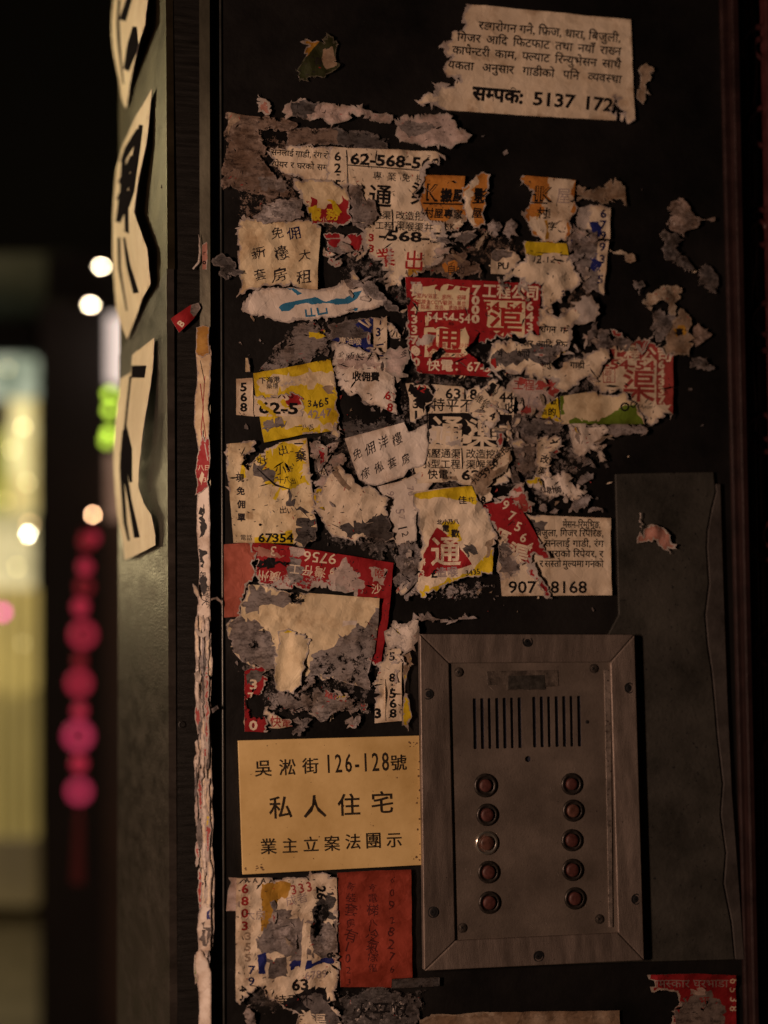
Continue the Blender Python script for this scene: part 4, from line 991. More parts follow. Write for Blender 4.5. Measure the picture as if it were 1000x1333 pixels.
flyer('blue and grey torn piece with a narrow digit strip at its right', '426,424 445,420 465,416 503,412s 503,466s 486,468 470,455 448,449 430,447', 4, 'greyp',
      regs=[('blue', '463,418 485,414 485,434 470,432 464,426', 2), ('blue', '438,440 486,438 486,458 470,460 448,450 436,448', 3), ('ivory', '485.5,412 503,411 503,468 486,468', .3), ('ivory', bar(466, 418, 480, 427, 2.4), .6), ('ivory', bar(475, 417, 482, 425, 3), .8)],
      texts=[T('1', 491, 423, 13, 'bink', ang=8, bold=.03), T('3', 488, 438, 15, 'bink', bold=.03), T('L', 489, 462, 14, 'bink', ang=90, bold=.03), T('1', 489, 447, 13, 'bink', ang=80, bold=.03), T('專油喉', 440, 448, 10, 'ivory')], worn=(.12, .08, .3), tear=2)
flyer('white torn flyer with scribbled script and red 6 and 8 at its right', '430,450 455,452 486,460 500,466 512,470 512,490 514,516 515,541s 500,534 488,528 470,520 455,517 441,504 436,488 432,470', 6, 'white',
      regs=[('mgrey', '445,512 458,520 488,530 505,541 480,543 450,536 446,524', 2), ('pinkwhite', '438,468 486,462 500,475 470,482 440,482', 3)],
      texts=[T('全新裝修', 435, 465.5, 12.5, 'pen', jit=1.6, shear=.4, ang=6), T('收佣費', 457, 496, 13, bold=.03, ang=1, sx=.92), T('6', 499, 521, 15, 'rink', bold=.03, sx=1.1), T('8', 501, 536, 15, 'rink', bold=.03, sx=1.1, ang=10)], crumple=1.3, tear=2.2, worn=(.15, 0, .2), lifts=[(470, 505, 26, 2)])
scrap('white curled scrap with one scribble right of the white script flyer', '503,456 520,452 531,453 530,470 524,482 530,492 516,500 508,490 500,472', 7, 'pinkwhite', texts=[T('多', 517, 466, 13, 'pen', jit=1.2, shear=.4)], worn=(.35, 0, .2), lifts=[(520, 470, 20, 3)])
scrap('tiny cream triangle above the white 568 card', '319,467s 322,467 325,478 325,485s 319,485s', 3, 'cream', tear=.8, step=2)

# ---- yellow notes at the left
flyer('yellow pasted note carrying handwritten 3465 beside the 568 card', '329,487s 380,478s 429,468s 434,488 438,512 441,540 444,560s 410,565 395,566s 343,577s 338,548s 332,518s', 6, 'yellow',
      regs=[('cream', '334,496 360,488 430,484 434,505 400,508 372,506 350,514 336,508', 3), ('mgrey', '342,550 375,548 366,558 348,564', 3), ('cream', '365,546 400,545 436,549 438,558 400,556 372,560', 3), ('yellow', '394,512 414,510 437,514 438,546 418,552 400,545', 3), ('tan', '418,505 434,500 438,518 426,514', 2)],
      texts=[T('下海港', 337, 500, 9, 'pen', bold=.02, ang=-4), T('藥樓', 346, 507, 8, 'pen', ang=-4), T('3465', 398, 531, 15, 'pen', jit=1, bold=.02, ang=-4), T('4247', 399, 545, 16, 'ghost', jit=.6, bold=.02, ang=-3), T('一八吉', 384, 560, 8, 'pen', jit=1, ang=-3), T('Y八', 390, 474, 11, 'pen', ang=-9, bold=.02), T('入火', 412, 472, 9, 'pen', ang=-9, bold=.03)], worn=(.03, 0, .25), tear=1.2, crumple=.7,
      peels=[('core', '342,500 370,490 400,492 395,506 360,508', 12, .6), ('dirt', '420,540 444,535 442,560 425,560', 10, .7)], lifts=[(343, 574, 16, 2)])
flyer('white card with stacked 568 and a big 62-5 over the yellow note', '307,494s 328,493s 330,516 345,520 366,514 392,518 396,530 392,543s 330,543s 307,541s', 8, 'ivory', regs=[('ink', bar(329, 495, 330, 542, .8), 0), ('red', '373,512 384,508 400,508 400,514 386,516 392,528 370,530 368,522 376,520', 2)],
      texts=vdig('568', 312, 510, 15.5, 13.2, 'ink', bold=.035, sx=1.2) + [T('62-5', 336, 538.5, 20, bold=.035, fit=52), T('小型人ろ', 337, 518, 11.5, bold=.0), T('海', 384, 521, 12, 'rink', bold=.03), T('屐', 400, 514, 8)], worn=(.02, 0, .15), tear=2, peels=[('dirt', '307,494 328,493 328,500 307,500', 6, .9)])
residue('dark grey speckled band between the yellow note and white script note', '436,548 470,546 505,548 530,545 524,556 470,566 450,574 430,574 398,572 400,566', 2, 'dgrey', worn=(.3, .3, .2))
flyer('tall yellow and cream note with 67354 along its foot', '294,579s 314,577 333,578 332,588 316,592 322,604 332,596 346,584 362,577s 398,571s 402,612 407,650 412,690 410,704 380,708s 340,707s 303,707s 298,640', 6, 'cream',
      regs=[('yellow', '334,590 350,584 372,577 398,571 403,632 392,630 380,636 362,628 346,632 332,612', 3), ('yellow', '314,605 318,604 320,622 314,624', 1), ('yellow', '362,636 368,634 358,652 354,650', 1), ('yellow', '330,700 350,698 368,696 380,690 382,708 330,708', 2), ('greyp', '322,605 346,602 350,612 362,624 352,636 330,620', 4), ('dgrey', '372,640 384,650 402,668 412,690 411,704 382,704 384,680 376,660', 4), ('ink', stroke([(334, 610), (346, 622), (358, 632), (376, 638)], [1, 2, 3, 1]), .5)],  # black stroke paints the dark crease of the fold
      texts=[T('一', 382, 583, 12, 'pen', bold=.03), T('棄', 383, 600, 15, 'pen', bold=.02, jit=.6), T('出', 360, 592, 15, 'pen', jit=1), T('好', 332, 606, 17, 'pen', jit=1.2), T('現', 306, 627, 11, 'pen', bold=.03), T('免', 307, 644, 11, 'pen', bold=.03), T('佣', 308, 661, 11, 'pen', bold=.03), T('單', 308, 678, 11, 'pen', bold=.03),
             T('小新', 358, 617, 12, 'pen', jit=1.4), T('十八出', 360, 629, 8, 'pen', jit=1), T('67354', 335, 706, 16, 'ink', bold=.03, fit=46), T('電話', 312, 703, 8, 'pen'), T('、出い', 354, 667, 9, 'pen', jit=1)],
      peels=[('hole', '316,592 326,600 322,612 314,606', 5, .95), ('core', '322,612 380,650 376,690 340,680', 20, .4), ('hole', '378,650 396,662 410,690 408,704 392,700', 14, .52), ('dirt', '294,579 312,578 312,690 300,690', 18, .65), ('dirt', '320,668 328,668 328,676 320,676', 3, 1.3)], crumple=1.2, worn=(.04, 0, .22), tear=2, lifts=[(372, 634, 18, 3), (300, 583, 18, 2.5)])
scrap('white and red shreds between the tall yellow note and the white script note', '403,576 412,574 418,584 428,578 440,576 436,590 426,600 424,614 430,606 444,590 450,596 436,606 424,622 410,634 404,628 412,610 406,596', 3, 'pinkwhite', regs=[('red', '414,586 424,580 430,584 422,592 420,600 416,596', 1.5), ('red', '430,576 437,575 434,580', 1), ('red', '416,600 422,599 420,608 416,608', 1)], tear=3, worn=(.35, .2, .2))
flyer('white slanting note with two lines of black brush script', '447,572s 498,558s 524,551s 530,563 540,560 554,552 555,592 550,606 530,612 524,622 492,632 466,625s', 8, 'white',
      texts=[T('免', 457, 600, 18, 'pen', ang=-15, jit=1, shear=.35, sx=.8), T('佣', 473, 594, 20, 'pen', ang=-15, jit=1, shear=.35, sx=.8), T('洋', 490, 586, 20, 'pen', ang=-15, jit=1, shear=.35, sx=.8), T('樓', 508, 582, 20, 'pen', ang=-15, jit=1, shear=.3, sx=.8),
             T('傢', 467, 625, 18, 'pen', ang=-12, jit=1.2, shear=.35, sx=.8), T('俬', 485, 617, 18, 'pen', ang=-12, jit=1.2, shear=.3, sx=.8), T('套', 502, 612, 18, 'pen', ang=-12, jit=1.2, shear=.3, sx=.8), T('房', 520, 606, 17, 'pen', ang=-12, jit=1.2, shear=.3, sx=.8)], tear=1, lifts=[(450, 573, 18, 2.5), (524, 553, 14, 2)], crumple=.6)
flyer('thin white slip with upside down pencil numbers below the white script note', '490,634s 524,626s 550,612s 562,630 548,650 540,672 541,704 515,711s 506,676', 7, 'white',
      texts=[T('90', 502, 640, 14, 'ghost', ang=85), T('70', 528, 634, 13, 'ghost', ang=80), T('57', 514, 664, 14, 'ghost', ang=80, jit=.8), T('12', 517, 686, 15, 'pen', ang=75, jit=.8)], tear=1)
scrap('large blank crumpled white sheet with a dark fold in the centre', '410,640 420,632 435,606 448,618 462,630 492,642 506,650 506,680 512,702 500,706 480,700 455,704 432,700 424,690 414,672 410,656', 7, 'ivory',
      regs=[('dgrey', '440,688 460,678 490,672 506,678 510,700 480,704 450,700', 3), ('tan', '428,614 436,606 456,636 452,640', 1)], crumple=3.2, worn=(.12, 0, .25), tear=2.2, lifts=[(440, 630, 28, 5), (470, 655, 40, 4), (500, 660, 20, 3)])
scrap('yellow wedge with writing behind the crumpled white sheet', '408,638 416,634 424,650 434,664 437,678 424,670 412,660', 6, 'yellow', texts=[T('八合', 415, 655, 9, 'pen', ang=60)], worn=(.1, 0, .3))
residue('grey papery shreds under the dark fold', '424,690 450,700 480,706 512,702 520,716 512,735 500,722 470,716 440,712 420,704', 3, 'dgrey', worn=(.45, .25, .2), crumple=2)
residue('grey fringe left of the red character flyer', '515,712 540,706 543,740 545,770 530,782 522,770 520,745', 3, 'greyp', worn=(.5, .12, .3), texts=[T('[-', 528, 730, 13, ang=85, bold=.03)], regs=[('ink', bar(535, 762, 546, 760, 4), .3), ('ink', bar(534, 770, 546, 769, 3), .3)], crumple=1.4)

# ---- red advertisement in the middle
w1 = [T('室內/浴室、廁所、瓷磚', 541, 388.5, 6.6, 'rink', bold=.004, fit=64), T('簡直摸金CCTV驗測、單位', 535, 396, 6.6, 'rink', bold=.004, fit=70), T('防漏、改造、更換喉管', 546, 403, 6.6, 'rink', bold=.004, fit=60)]
w2 = [T('挖掘渠道、大廈沙井', 556, 452, 6.4, 'rink', fit=52), T('渠地、瓷紋磚鋪、', 556, 458.5, 6.4, 'rink', fit=48), T('設計天池、溫柔', 556, 465, 6.4, 'rink', fit=48)]
flyer('red and white drain company flyer with 54-54-54, torn through its middle', '526,362s 702,371s 700.5,412s 699,440 690,436 682,440 668,436 658,442 645,438 638,446 627,449 627,468 634,480 640,492s 590,489s 545,487 537,474 533,462 528,448 531,436 530,420s', 8, 'red',
      regs=[('cream', '543,378 566,372 586,372 610,376s 608,404s 541,407 545,396 536,391', 1), ('pinkwhite', '533,368 546,368 549,376 546,386 535,384', 1), ('red', bar(540, 369, 541, 385, 2), 0), ('red', bar(537, 374, 546, 374, 1.3), 0), ('red', bar(537, 378, 546, 378, 1.3), 0),
            ('cream', '628,391.5s 682,394s 681,441 655,440 642,433 632,425 634,408', .5), ('cream', '551,426 566,424 580,428 604,427 609,440 607,452 610,460 600,466s 551,466s 552,448', 1), ('red', '551,412 609,410 609,425 551,428', .4),
            ('red', '567,373 576,372 571,381 564,378', 1), ('red', '583,372 592,373 588,378 580,379', 1), ('red', '598,374 608,376 604,381 596,379', 1), ('cream', '552,412 558,413 556,425 552,426', .8), ('mgrey', '616,448 628,446 630,464 622,472 614,464', 2)],
      texts=[T('工程公司', 626, 387, 20, 'ivory', bold=.02, fit=74), T('長', 532, 385, 17, 'ivory', bold=.03), T('7', 612.5, 385, 17, 'ivory', bold=.04, sx=1.2)] + vdig('000', 612.5, 397.5, 15, 12, 'ivory', bold=.045, sx=1.35) +
            vdig('6433', 683, 405.5, 16, 13.6, 'ivory', bold=.03, sx=1.25) + vdig('43370', 533.5, 409, 15, 13.2, 'ivory', bold=.03, sx=1.25) + vdig('00', 536, 464, 15, 13.5, 'ivory', bold=.035, sx=1.25) +
            [T('54-54-54', 553, 419.5, 17, 'ivory', bold=.02, fit=58), T('54-54', 627, 405.5, 17, 'rink', bold=.025, fit=52), T('渠', 633, 440, 46, 'rink', bold=.008), T('通', 553, 456, 47, 'rink', bold=.008, sx=1.0),
             T('快電：67-54', 554, 482, 16.5, 'ivory', bold=.02, fit=92), T('改造', 582, 424, 4, 'ink')] + w1 + w2,
      peels=[('hole', '558,470 562,462 574,452 580,460 572,468 562,472', 3, 1), ('hole', '604,456 616,444 624,432 622,446 632,450 634,462 628,476 616,468 608,462', 3, 1), ('core', '530,438 540,444 556,436 566,438 560,448 544,452', 5, 1), ('core', '533,366 548,368 548,386 534,388', 10, .45), ('hole', '530,386 534,392 530,400 526,394', 2, 1)],
      worn=(.03, 0, .1), tear=2.4, lifts=[(606, 448, 16, 2.5), (555, 443, 12, 4), (530, 365, 12, 1.5)], crumple=.35, step=3.4)
flyer('torn Nepali flyer overlapping the lower right of the red drain flyer', '700,414 708,398 716,412 731,409 745,402 742,398 754,388 766,386 772,398 778,410 768,424 748,424 740,430 742,442 735,458 722,468 714,474 735,472 760,462 775,458 790,458 786,472 778,490 770,500 750,498 735,512 716,498 700,496 680,490 660,488 640,486 632,470 638,452 648,444 664,446 682,440 699,439', 9, 'ivory',
      regs=[('greyp', '655,470 680,456 705,450 728,456 716,470 735,470 720,478 695,474 670,478', 3), ('greyp', '644,458 656,462 668,470 655,480 640,478', 3), ('rink', '636,470 642,468 644,480 638,482', 2)],
      texts=rows(['रोगन', 'गर्ने,'], 700, 434, 742, 11.5, bold=.02) + rows(['गिजर', 'आदि', 'फिट'], 668, 452, 738, 11.5, bold=.02) + rows(['कार्पे'], 670, 466, 688, 11, bold=.02) + rows(['मे'], 645, 466, 655, 10, bold=.02) + rows(['अनुसार', 'गाडी'], 699, 479, 758, 11.5, bold=.02) + rows(['र,'], 716, 466, 724, 10, bold=.02),
      crumple=1.7, worn=(.12, 0, .3), tear=3, corew=6, lifts=[(755, 400, 26, 5), (720, 420, 20, 2.5), (660, 470, 26, 2.5), (740, 450, 20, 3)], peels=[('core', '740,396 756,388 774,398 774,412 752,420', 8, .9)], step=3.5)

# ---- white drain card below
flyer('white drain card with a black band of big reversed characters', '527,500s 536,499 556,502 566,514 562,524 552,530 554,540 540,552 533,549s 532,520s', 5, 'ivory', texts=vdig('031', 536, 518, 15, 14, 'ink', bold=.03, sx=1.2) + [T('12', 540, 506, 13, 'rink', bold=.02, ang=30)], regs=[('ink', '533,500 556,506 566,520 552,534 540,524 530,510', 2.5)], tear=1.6)
flyer('broad white drain card with 6318 and a black band through it', '560,501s 600,504 620,503 640,500 655,505 668,512s 667,560 664,590 661,628 645,632s 600,632 580,628s 540,630 533,612 540,598 556,592s 556,560s 556,538s 564,520', 6, 'ivory',
      regs=[('ink', '556,539s 600,538s 665,541s 665,583s 620,582s 556,578s', .5), ('white', '557,560 575,556 590,560 598,566 594,577 575,578 557,576', 2.2), ('ivory', '604,546 622,562 612,568 602,566 600,580 612,576 616,566', 1.5), ('ink', bar(599.5, 584, 600.5, 611, 1.6), 0), ('greyp', '640,556 655,552 664,562 655,575 640,570', 2), ('tan', '572,606 580,620 596,626 576,629 570,618', 2)],
      texts=[T('6318', 578, 519.5, 19, bold=.02, fit=42), T('44', 648, 524, 18, bold=.02, fit=19), T('特平不成', 560, 534, 18, bold=.006, gap=.02), T('收', 655, 538, 16, bold=.01), T('通', 560, 577, 42, 'ivory', bold=.012), T('渠', 606, 580, 40, 'ivory', bold=.012), T('工', 646, 574, 26, 'ivory', bold=.01),
             T('高壓通渠', 547, 595, 12.8, bold=.006), T('改造挖掘', 605, 596, 12.8, bold=.006), T('小型工程', 546.5, 609, 12.8, bold=.006), T('渠喉渠井', 605, 610, 12.8, bold=.006), T('快電：', 555, 623, 13.5, bold=.01), T('6259', 599, 625, 18, bold=.03, fit=50)] + vdig('44', 532, 609, 14, 12, 'ink', bold=.03, ang=-6),
      crumple=.5, worn=(.03, 0, .12), tear=2, peels=[('core', '578,576 598,572 600,582 580,582', 4, .8)], lifts=[(575, 618, 16, 3), (640, 520, 24, 2), (597, 515, 9, 2), (597, 535, 9, 2)])
flyer('diagonal torn strip of small characters across the white drain card', '622,512 634,498 640,494 648,504 640,520 646,540 642,556 636,572 628,566 626,552 614,544 606,536 612,524', 8, 'ivory', regs=[('ink', '628,506 640,499 646,504 636,518', 1)], texts=[T('維修', 614, 520, 12, ang=35), T('一維', 626, 508, 12, ang=35, bold=.01), T('4', 606, 546, 13, ang=10, bold=.02), T('4', 634, 546, 14, ang=20, bold=.03), T('4', 625, 556, 14, ang=10, bold=.03), T('4', 622, 534, 11, ang=20)], crumple=1, tear=2, worn=(.1, 0, .25))
flyer('crossed torn shreds of small print at the card\'s lower right', '646,578 660,584 664,600 656,616 640,624 636,640 624,648 614,634 608,622 620,616 632,606 640,596', 9, 'tan', regs=[('ivory', '646,578 661,586 660,604 640,614 634,604', 1)], texts=[T('喉渠挖', 636, 608, 11, ang=-42, bold=.02), T('59-1', 628, 624, 14, ang=-45, bold=.02), T('九日三', 616, 632, 9, ang=-55, bold=.02), T('59', 638, 612, 13, ang=-40, bold=.03)], crumple=1.4, tear=2, worn=(.08, .05, .35))
flyer('pink white smudged flyer piece with red print and faded 16', '660,500 672,491 696,494 712,488 728,485 729,508 722,516 712,530 704,536 700,546 684,540 667,541 666,514 655,508', 7, 'pinkwhite',
      regs=[('redp', '700,492 728,487 728,508 716,516 708,506 698,508', 3.5), ('redp', '668,500 674,493 684,494 682,500', 2), ('redp', '668,534 680,530 690,538 678,541', 3)], texts=[T('工程公司', 666, 507, 14.5, 'redp', bold=.006, fit=56), T('16', 682, 531, 18, 'ghost', bold=.02), T('9', 672, 534, 15, 'redp', bold=.03)], worn=(.3, 0, .25), tear=2.4,
      peels=[('core', '690,500 720,505 712,530 680,520', 18, .55)])
scrap('small yellow corner with black print beside the green edged paper', '703,541 706,532 713,524 724,517s 727,547s 702,545', 8, 'yellow', texts=[T('的', 711, 541, 11, bold=.02), T('歡', 714, 527, 9, bold=.02), T('真', 702, 541, 9)], crumple=.5)
flyer('right hand red flyer with a huge drain character and digits down its edge', '782,462 795,453 810,452 826,444 845,447 858,449 874,462s 874,500s 873,541 860,544 850,552 838,556 834,540 822,524 812,514 796,512 780,513 768,500 764,480', 7, 'ivory',
      regs=[('redp', '783,462 800,452 812,454 826,444 848,447 858,448 875,462 874,475 850,470 800,468 786,470', 1.6), ('redp', '852,460s 876,460s 874,541 866,534 852,528s', 1), ('ivory', '796,458 812,453 822,450 826,456 806,460', 1)] + [('redp', b, 0) for b in box_(783, 481, 798, 499, 1)] + [('ivory', '854,530 872,528 866,546 856,548', 2)],
      texts=[T('工程公司', 789, 467, 19, 'ivory', bold=.02, fit=84), T('-54-54', 783, 480.5, 17, 'redp', bold=.03, fit=67), T('渠', 807, 519, 44, 'redp', bold=.008), T('即', 785, 490, 9, 'redp'), T('日', 786, 498, 8, 'redp'), T('高壓', 734, 500, 20, 'ghost'), T('Ammi', 829, 532, 8, 'ink', jit=1, shear=.4), T('प्लायर्स', 806, 458, 8)] + vdig('643379', 854, 480.5, 14, 11.4, 'ivory', bold=.035, sx=1.3),
      worn=(.05, 0, .3), crumple=.6, tear=2.4, lifts=[(860, 540, 18, 3)])
scrap('red smudged shred left of the right hand flyer', '745,492 752,482 764,479 772,486 768,498 756,494 748,500', 7, 'pinkwhite', regs=[('redp', '750,488 762,480 768,484 760,490 766,494 756,492', 3)], worn=(.3, .1, .3))
residue('grey torn layer between the Nepali flyer and the green edged paper', '728,512 735,496 750,500 764,496 780,505 772,512 760,508 745,514', 4, 'greyp', worn=(.3, .2, .3), crumple=1.6)
flyer('cream paper with a torn green lower edge at the right', '727,517s 765,511 800,516 814,513 824,526 836,548 837,553s 780,553s 728,553s', 8, 'cream',
      regs=[('green', '738,549 752,546 770,549 788,543 802,535 812,526 824,528 838,554 780,554 740,554', 1.6), ('green', '726,516 732,517 731,528 733,540 727,541', 1.2)], texts=[T('○', 806, 538, 14, bold=.03, ang=-20), T('○', 818, 533, 10, bold=.03, ang=-20)], crumple=.6, tear=1.5, worn=(.02, 0, .3), lifts=[(815, 525, 26, 4)])
scrap('ragged cream tatter under the green edged paper', '781,558 800,552 822,554 840,558 838,566 820,566 800,570 784,564', 6, 'mgrey', worn=(.6, .05, .3))
scrap('torn white sheet with three pointed tongues at right centre', '738,553s 760,552 780,554 790,560 782,568 798,573 780,577 770,580 784,588 764,590 745,596 742,576', 6, 'white', worn=(.2, 0, .2), texts=[T('高壓上通', 760, 557, 5, ang=-2, bold=.03)], crumple=1.8, tear=2.6, peels=[('dirt', '744,580 756,578 760,592 746,594', 6, .7)])
residue('grey marbled band right of the white drain card', '665,543 690,542 706,548 735,552 732,562 700,566 676,562 664,560', 4, 'greyp', worn=(.35, .2, .3), crumple=2)
residue('grey stone like patch of pulp below the marbled band', '664,566 684,560 700,568 702,590 698,614 684,620 668,612 662,594', 4, 'mgrey', worn=(.3, .25, .5), crumple=2.2, texts=[T('的的', 684, 600, 9, 'dgrey')])
scrap('white piece printed with a few characters in the grey patch', '694,572 712,568 728,570 726,584 714,592 712,606 716,620 697,621 696,596', 6, 'ivory', texts=[T('改造', 700, 602, 11, bold=.02, ang=10), T('渠', 698, 617, 11, bold=.02, ang=10), T('、', 716, 576, 12, bold=.04)], regs=[('ink', bar(714, 578, 724, 576, 2.4), .3)], crumple=1.8, worn=(.2, 0, .3))
residue('dark speckled shred right of the small printed piece', '716,592 726,590 728,610 726,622 714,622', 4, 'dgrey', worn=(.3, .35, .3))
scrap('thin grey tongue pointing down right near the black corner', '752,594 760,596 772,606 774,610 766,608 756,602', 4, 'greyp', worn=(.6, .1, .3), step=2)
scrap('two small grey chips near the cover plate corner', '755,620 764,614 772,616 768,624 758,630 752,636 750,628', 3, 'greyp', worn=(.6, .15, .3), step=2)
scrap('white torn wedge with black scribbles and a yellow sliver', '681,626 692,621 720,620 745,622 738,628 752,632 762,640 752,650 738,648 726,644 715,652 704,644 692,636', 5, 'white', regs=[('yellow', '680,627 692,620 702,622 698,629 684,630', 1)], texts=[T('山計師', 702, 642, 9, 'pen', jit=1, ang=-3, bold=.02)], crumple=2, tear=2.4)
scrap('grey curled flake under the white torn wedge', '738,668 744,652 752,648 764,644 770,650 762,660 750,668', 4, 'mgrey', worn=(.7, .05, .2), crumple=2)
scrap('pair of tiny white chips above the second Nepali notice', '700,664 704,656 710,660 708,668', 4, 'mgrey', worn=(.7, 0, .2), step=2)
scrap('small pale chip just right of the tiny white chips', '714,668 720,662 726,664 720,670', 4, 'mgrey', worn=(.7, 0, .2), step=2)
scrap('broken grey flake beside the cover plate left edge', '764,668 772,660 782,662 783,668', 4, 'mgrey', worn=(.7, .05, .2), step=2)
scrap('red white crumpled bit behind the red diagonal strip', '662,640 668,630 680,628 684,640 694,656 690,668 676,668 666,660 660,650', 6, 'pinkwhite', regs=[('redp', '664,638 676,636 682,648 694,668 678,668 672,656', 3)], worn=(.2, .1, .3), crumple=1.6)

# ---- lower middle
rn = rows(['मेसन-रिमुभिङ,'], 731, 687, 784, 12.5) + rows(['बिजुला,', 'गिजर', 'रिपेरिङ,'], 694, 698, 784, 12.5) + rows(['ए', 'सर्नलाई', 'गाडी,', 'रंग'], 696, 711.5, 784, 12.5) + rows(['टीक'], 645, 726, 660, 12.5) + rows(['र', 'धाराको', 'रिपेयर,', 'र'], 700, 725, 784, 12.5) + rows(['र', 'सस्तो', 'मुल्यमा', 'गर्नको'], 701, 738, 784, 12.5)
flyer('white Nepali notice with 907 8168 and cut right corner', '648,674 668,670 700,671s 793,675s 794,775s 652,776s 650,752 645,740 646,700', 6, 'ivory',
      slits=0, regs=[('greyp', '660,674 690,676 712,680 704,690 680,694 664,684', 3), ('greyp', '647,710 664,712 668,730 676,742 664,752 648,745', 3)], texts=rn + [T('907', 660, 772, 22, fit=37, bold=.01), T('8168', 715, 772, 22, fit=48, bold=.01)], tear=2, lifts=[(792, 678, 16, 2), (792, 772, 16, 2.5)],
      peels=[('core', '648,712 672,712 682,744 660,760 648,750', 12, .7), ('dirt', '648,712 672,712 682,744 660,770 648,760', 12, .7)])
flyer('cream torn sheet with a yellow top, red triangle and white character', '530,642s 570,637s 612,633s 619,652 632,668 640,690 640,720s 638,748 620,752 600,753 580,760 562,768 546,778 541,770 543,735 548,705 542,685 536,660', 8, 'ivory',
      regs=[('yellow', '534,644s 575,637s 612,633s 620,652 616,658 596,652 570,648 550,650', 1), ('red', '567,687 574,692 590,704 602,720 612,735s 598,740s 560,748 543,752 549,722 556,704', 1), ('yellow', '572,682 584,680 597,684 594,690 599,704 592,706 580,694', 1.5), ('yellow', '632,718 641,714 640,750 612,752 580,762 560,770 544,780 552,762 580,752 610,744', 2), ('dgrey', '600,714 614,710 620,722 606,726', 3), ('tan', '630,706 640,700 634,726 626,728', 2)],
      texts=[T('通', 558, 733, 40, 'ivory', bold=.01), T('佳', 594, 656, 11, 'pen', bold=.02), T('作', 607, 654, 8, 'pen'), T('電', 573, 692, 10, 'pen', bold=.02), T('歡', 585, 699, 11, 'pen', bold=.03), T('北小乃八', 567, 683, 7, 'pen', bold=.04, ang=-2), T('4', 546, 736, 12, 'ivory', bold=.02), T('3', 545, 751, 12, 'ivory', bold=.02), T('造喉', 566, 751, 14, 'ghost', bold=.03, ang=-3), T('£', 559, 752, 15, 'ink', bold=.03), T('3435', 604, 750, 10, 'pen', ang=-8, bold=.02)],
      crumple=1.8, worn=(.05, 0, .16), tear=1.8, lifts=[(600, 660, 30, 3), (625, 690, 22, 4), (560, 655, 26, 2.5)], peels=[('dirt', '545,668 570,664 560,676 548,682', 10, .5)])
residue('black and white speckled residue under the cream red triangle sheet', '546,782 556,770 576,760 606,754 640,750 640,772 620,780 600,783 575,780 560,788', 5, 'mgrey', worn=(.5, .46, .2), tear=2)
scrap('thin grey torn line along the black wall above the intercom', '536,806 552,802 556,796 562,803 600,804 604,798 608,804 620,805 560,808', 2, 'mgrey', worn=(.6, .1, .3), step=2)
flyer('red diagonal strip with 97564 climbing down across the Nepali notice', '624,658s 645,654 654,648 666,646s 680,670s 700,704 713,727s 704,728 694,720 690,724 700,752 712,764 716,780 708,779 700,764 688,750 682,732 664,718 652,700 638,684 634,672', 9, 'red',
      texts=[T('9', 650, 662, 17, 'ivory', ang=22, bold=.01), T('7', 658, 676, 17, 'ivory', ang=22, bold=.01), T('5', 666, 690, 17, 'ivory', ang=22, bold=.01), T('6', 673, 704, 17, 'ivory', ang=22, bold=.01), T('4', 682, 715, 15, 'ivory', ang=22, bold=.01), T('渠', 656, 728, 28, 'ivory', ang=14, bold=.02), T('區', 640, 702, 20, 'ivory', ang=24, bold=.03), T('尚', 624, 676, 12, 'ivory', ang=20), T('8', 698, 774, 13, 'ivory', ang=15, bold=.03)], crumple=.7, worn=(.06, 0, .12), tear=2,
      lifts=[(700, 750, 20, 3), (712, 726, 12, 3)], peels=[('core', '682,726 696,730 706,760 696,760', 5, .7)])
scrap('tiny card corner with a bold digit above the red diagonal strip', '620,645 634,640 638,652 624,658 620,654', 8, 'ivory', texts=[T('8', 624, 656, 13, bold=.05)], step=2.5)

# ---- lower left block
scrap('salmon pink torn rectangle at the left edge below the yellow note', '291,709s 325,706 335,718 328,736 332,748 320,762 314,780 313,803s 291,804s', 5, 'salmon', tear=1.8, crumple=.5, worn=(.05, 0, .3), lifts=[(293, 800, 20, 3)], step=4)
flyer('large red flyer with upside down 9756, mostly covered by cream paper', '325,704s 375,711s 398,715s 420,718s 511,733s 508,770s 504,810s 497,850s 494,868 486,866 478,860 480,820 460,770 400,770 345,762 330,748 336,730 326,720', 4, 'red',
      regs=[('pinkwhite', '376,712 396,716 398,722 388,726 378,724', 1), ('pinkwhite', '428,760 432,740 445,728 455,736 468,746 474,765 460,782', 3), ('pinkwhite', '480,738 500,740 500,762 484,758', 2), ('mgrey', '374,724 392,730 390,748 400,762 376,764', 3), ('pink', '328,712 350,716 370,724 352,728 334,724', 2), ('ink', '336,730 352,726 372,732 376,738 352,740 334,744', 2)],
      texts=[T('9756', 438, 722, 19, 'ivory', bold=.0, flip=True, ang=6, fit=44), T('3', 360, 712, 18, 'ivory', flip=True, ang=6), T('灣仔工', 424, 740, 15, 'ivory', flip=True, ang=6, gap=.1), T('廣州', 365, 746, 15, 'ivory', flip=True, ang=6), T('喉', 486, 752, 14, 'rink', ang=0), T('沙', 482, 772, 14, 'ivory', ang=0), T('6', 428, 748, 12, 'ivory')], worn=(.12, 0, .15), tear=2.4, crumple=.8,
      peels=[('core', '395,745 430,755 470,770 440,780 400,775', 16, .8), ('core', '345,755 380,745 396,760 360,775', 14, .7)])
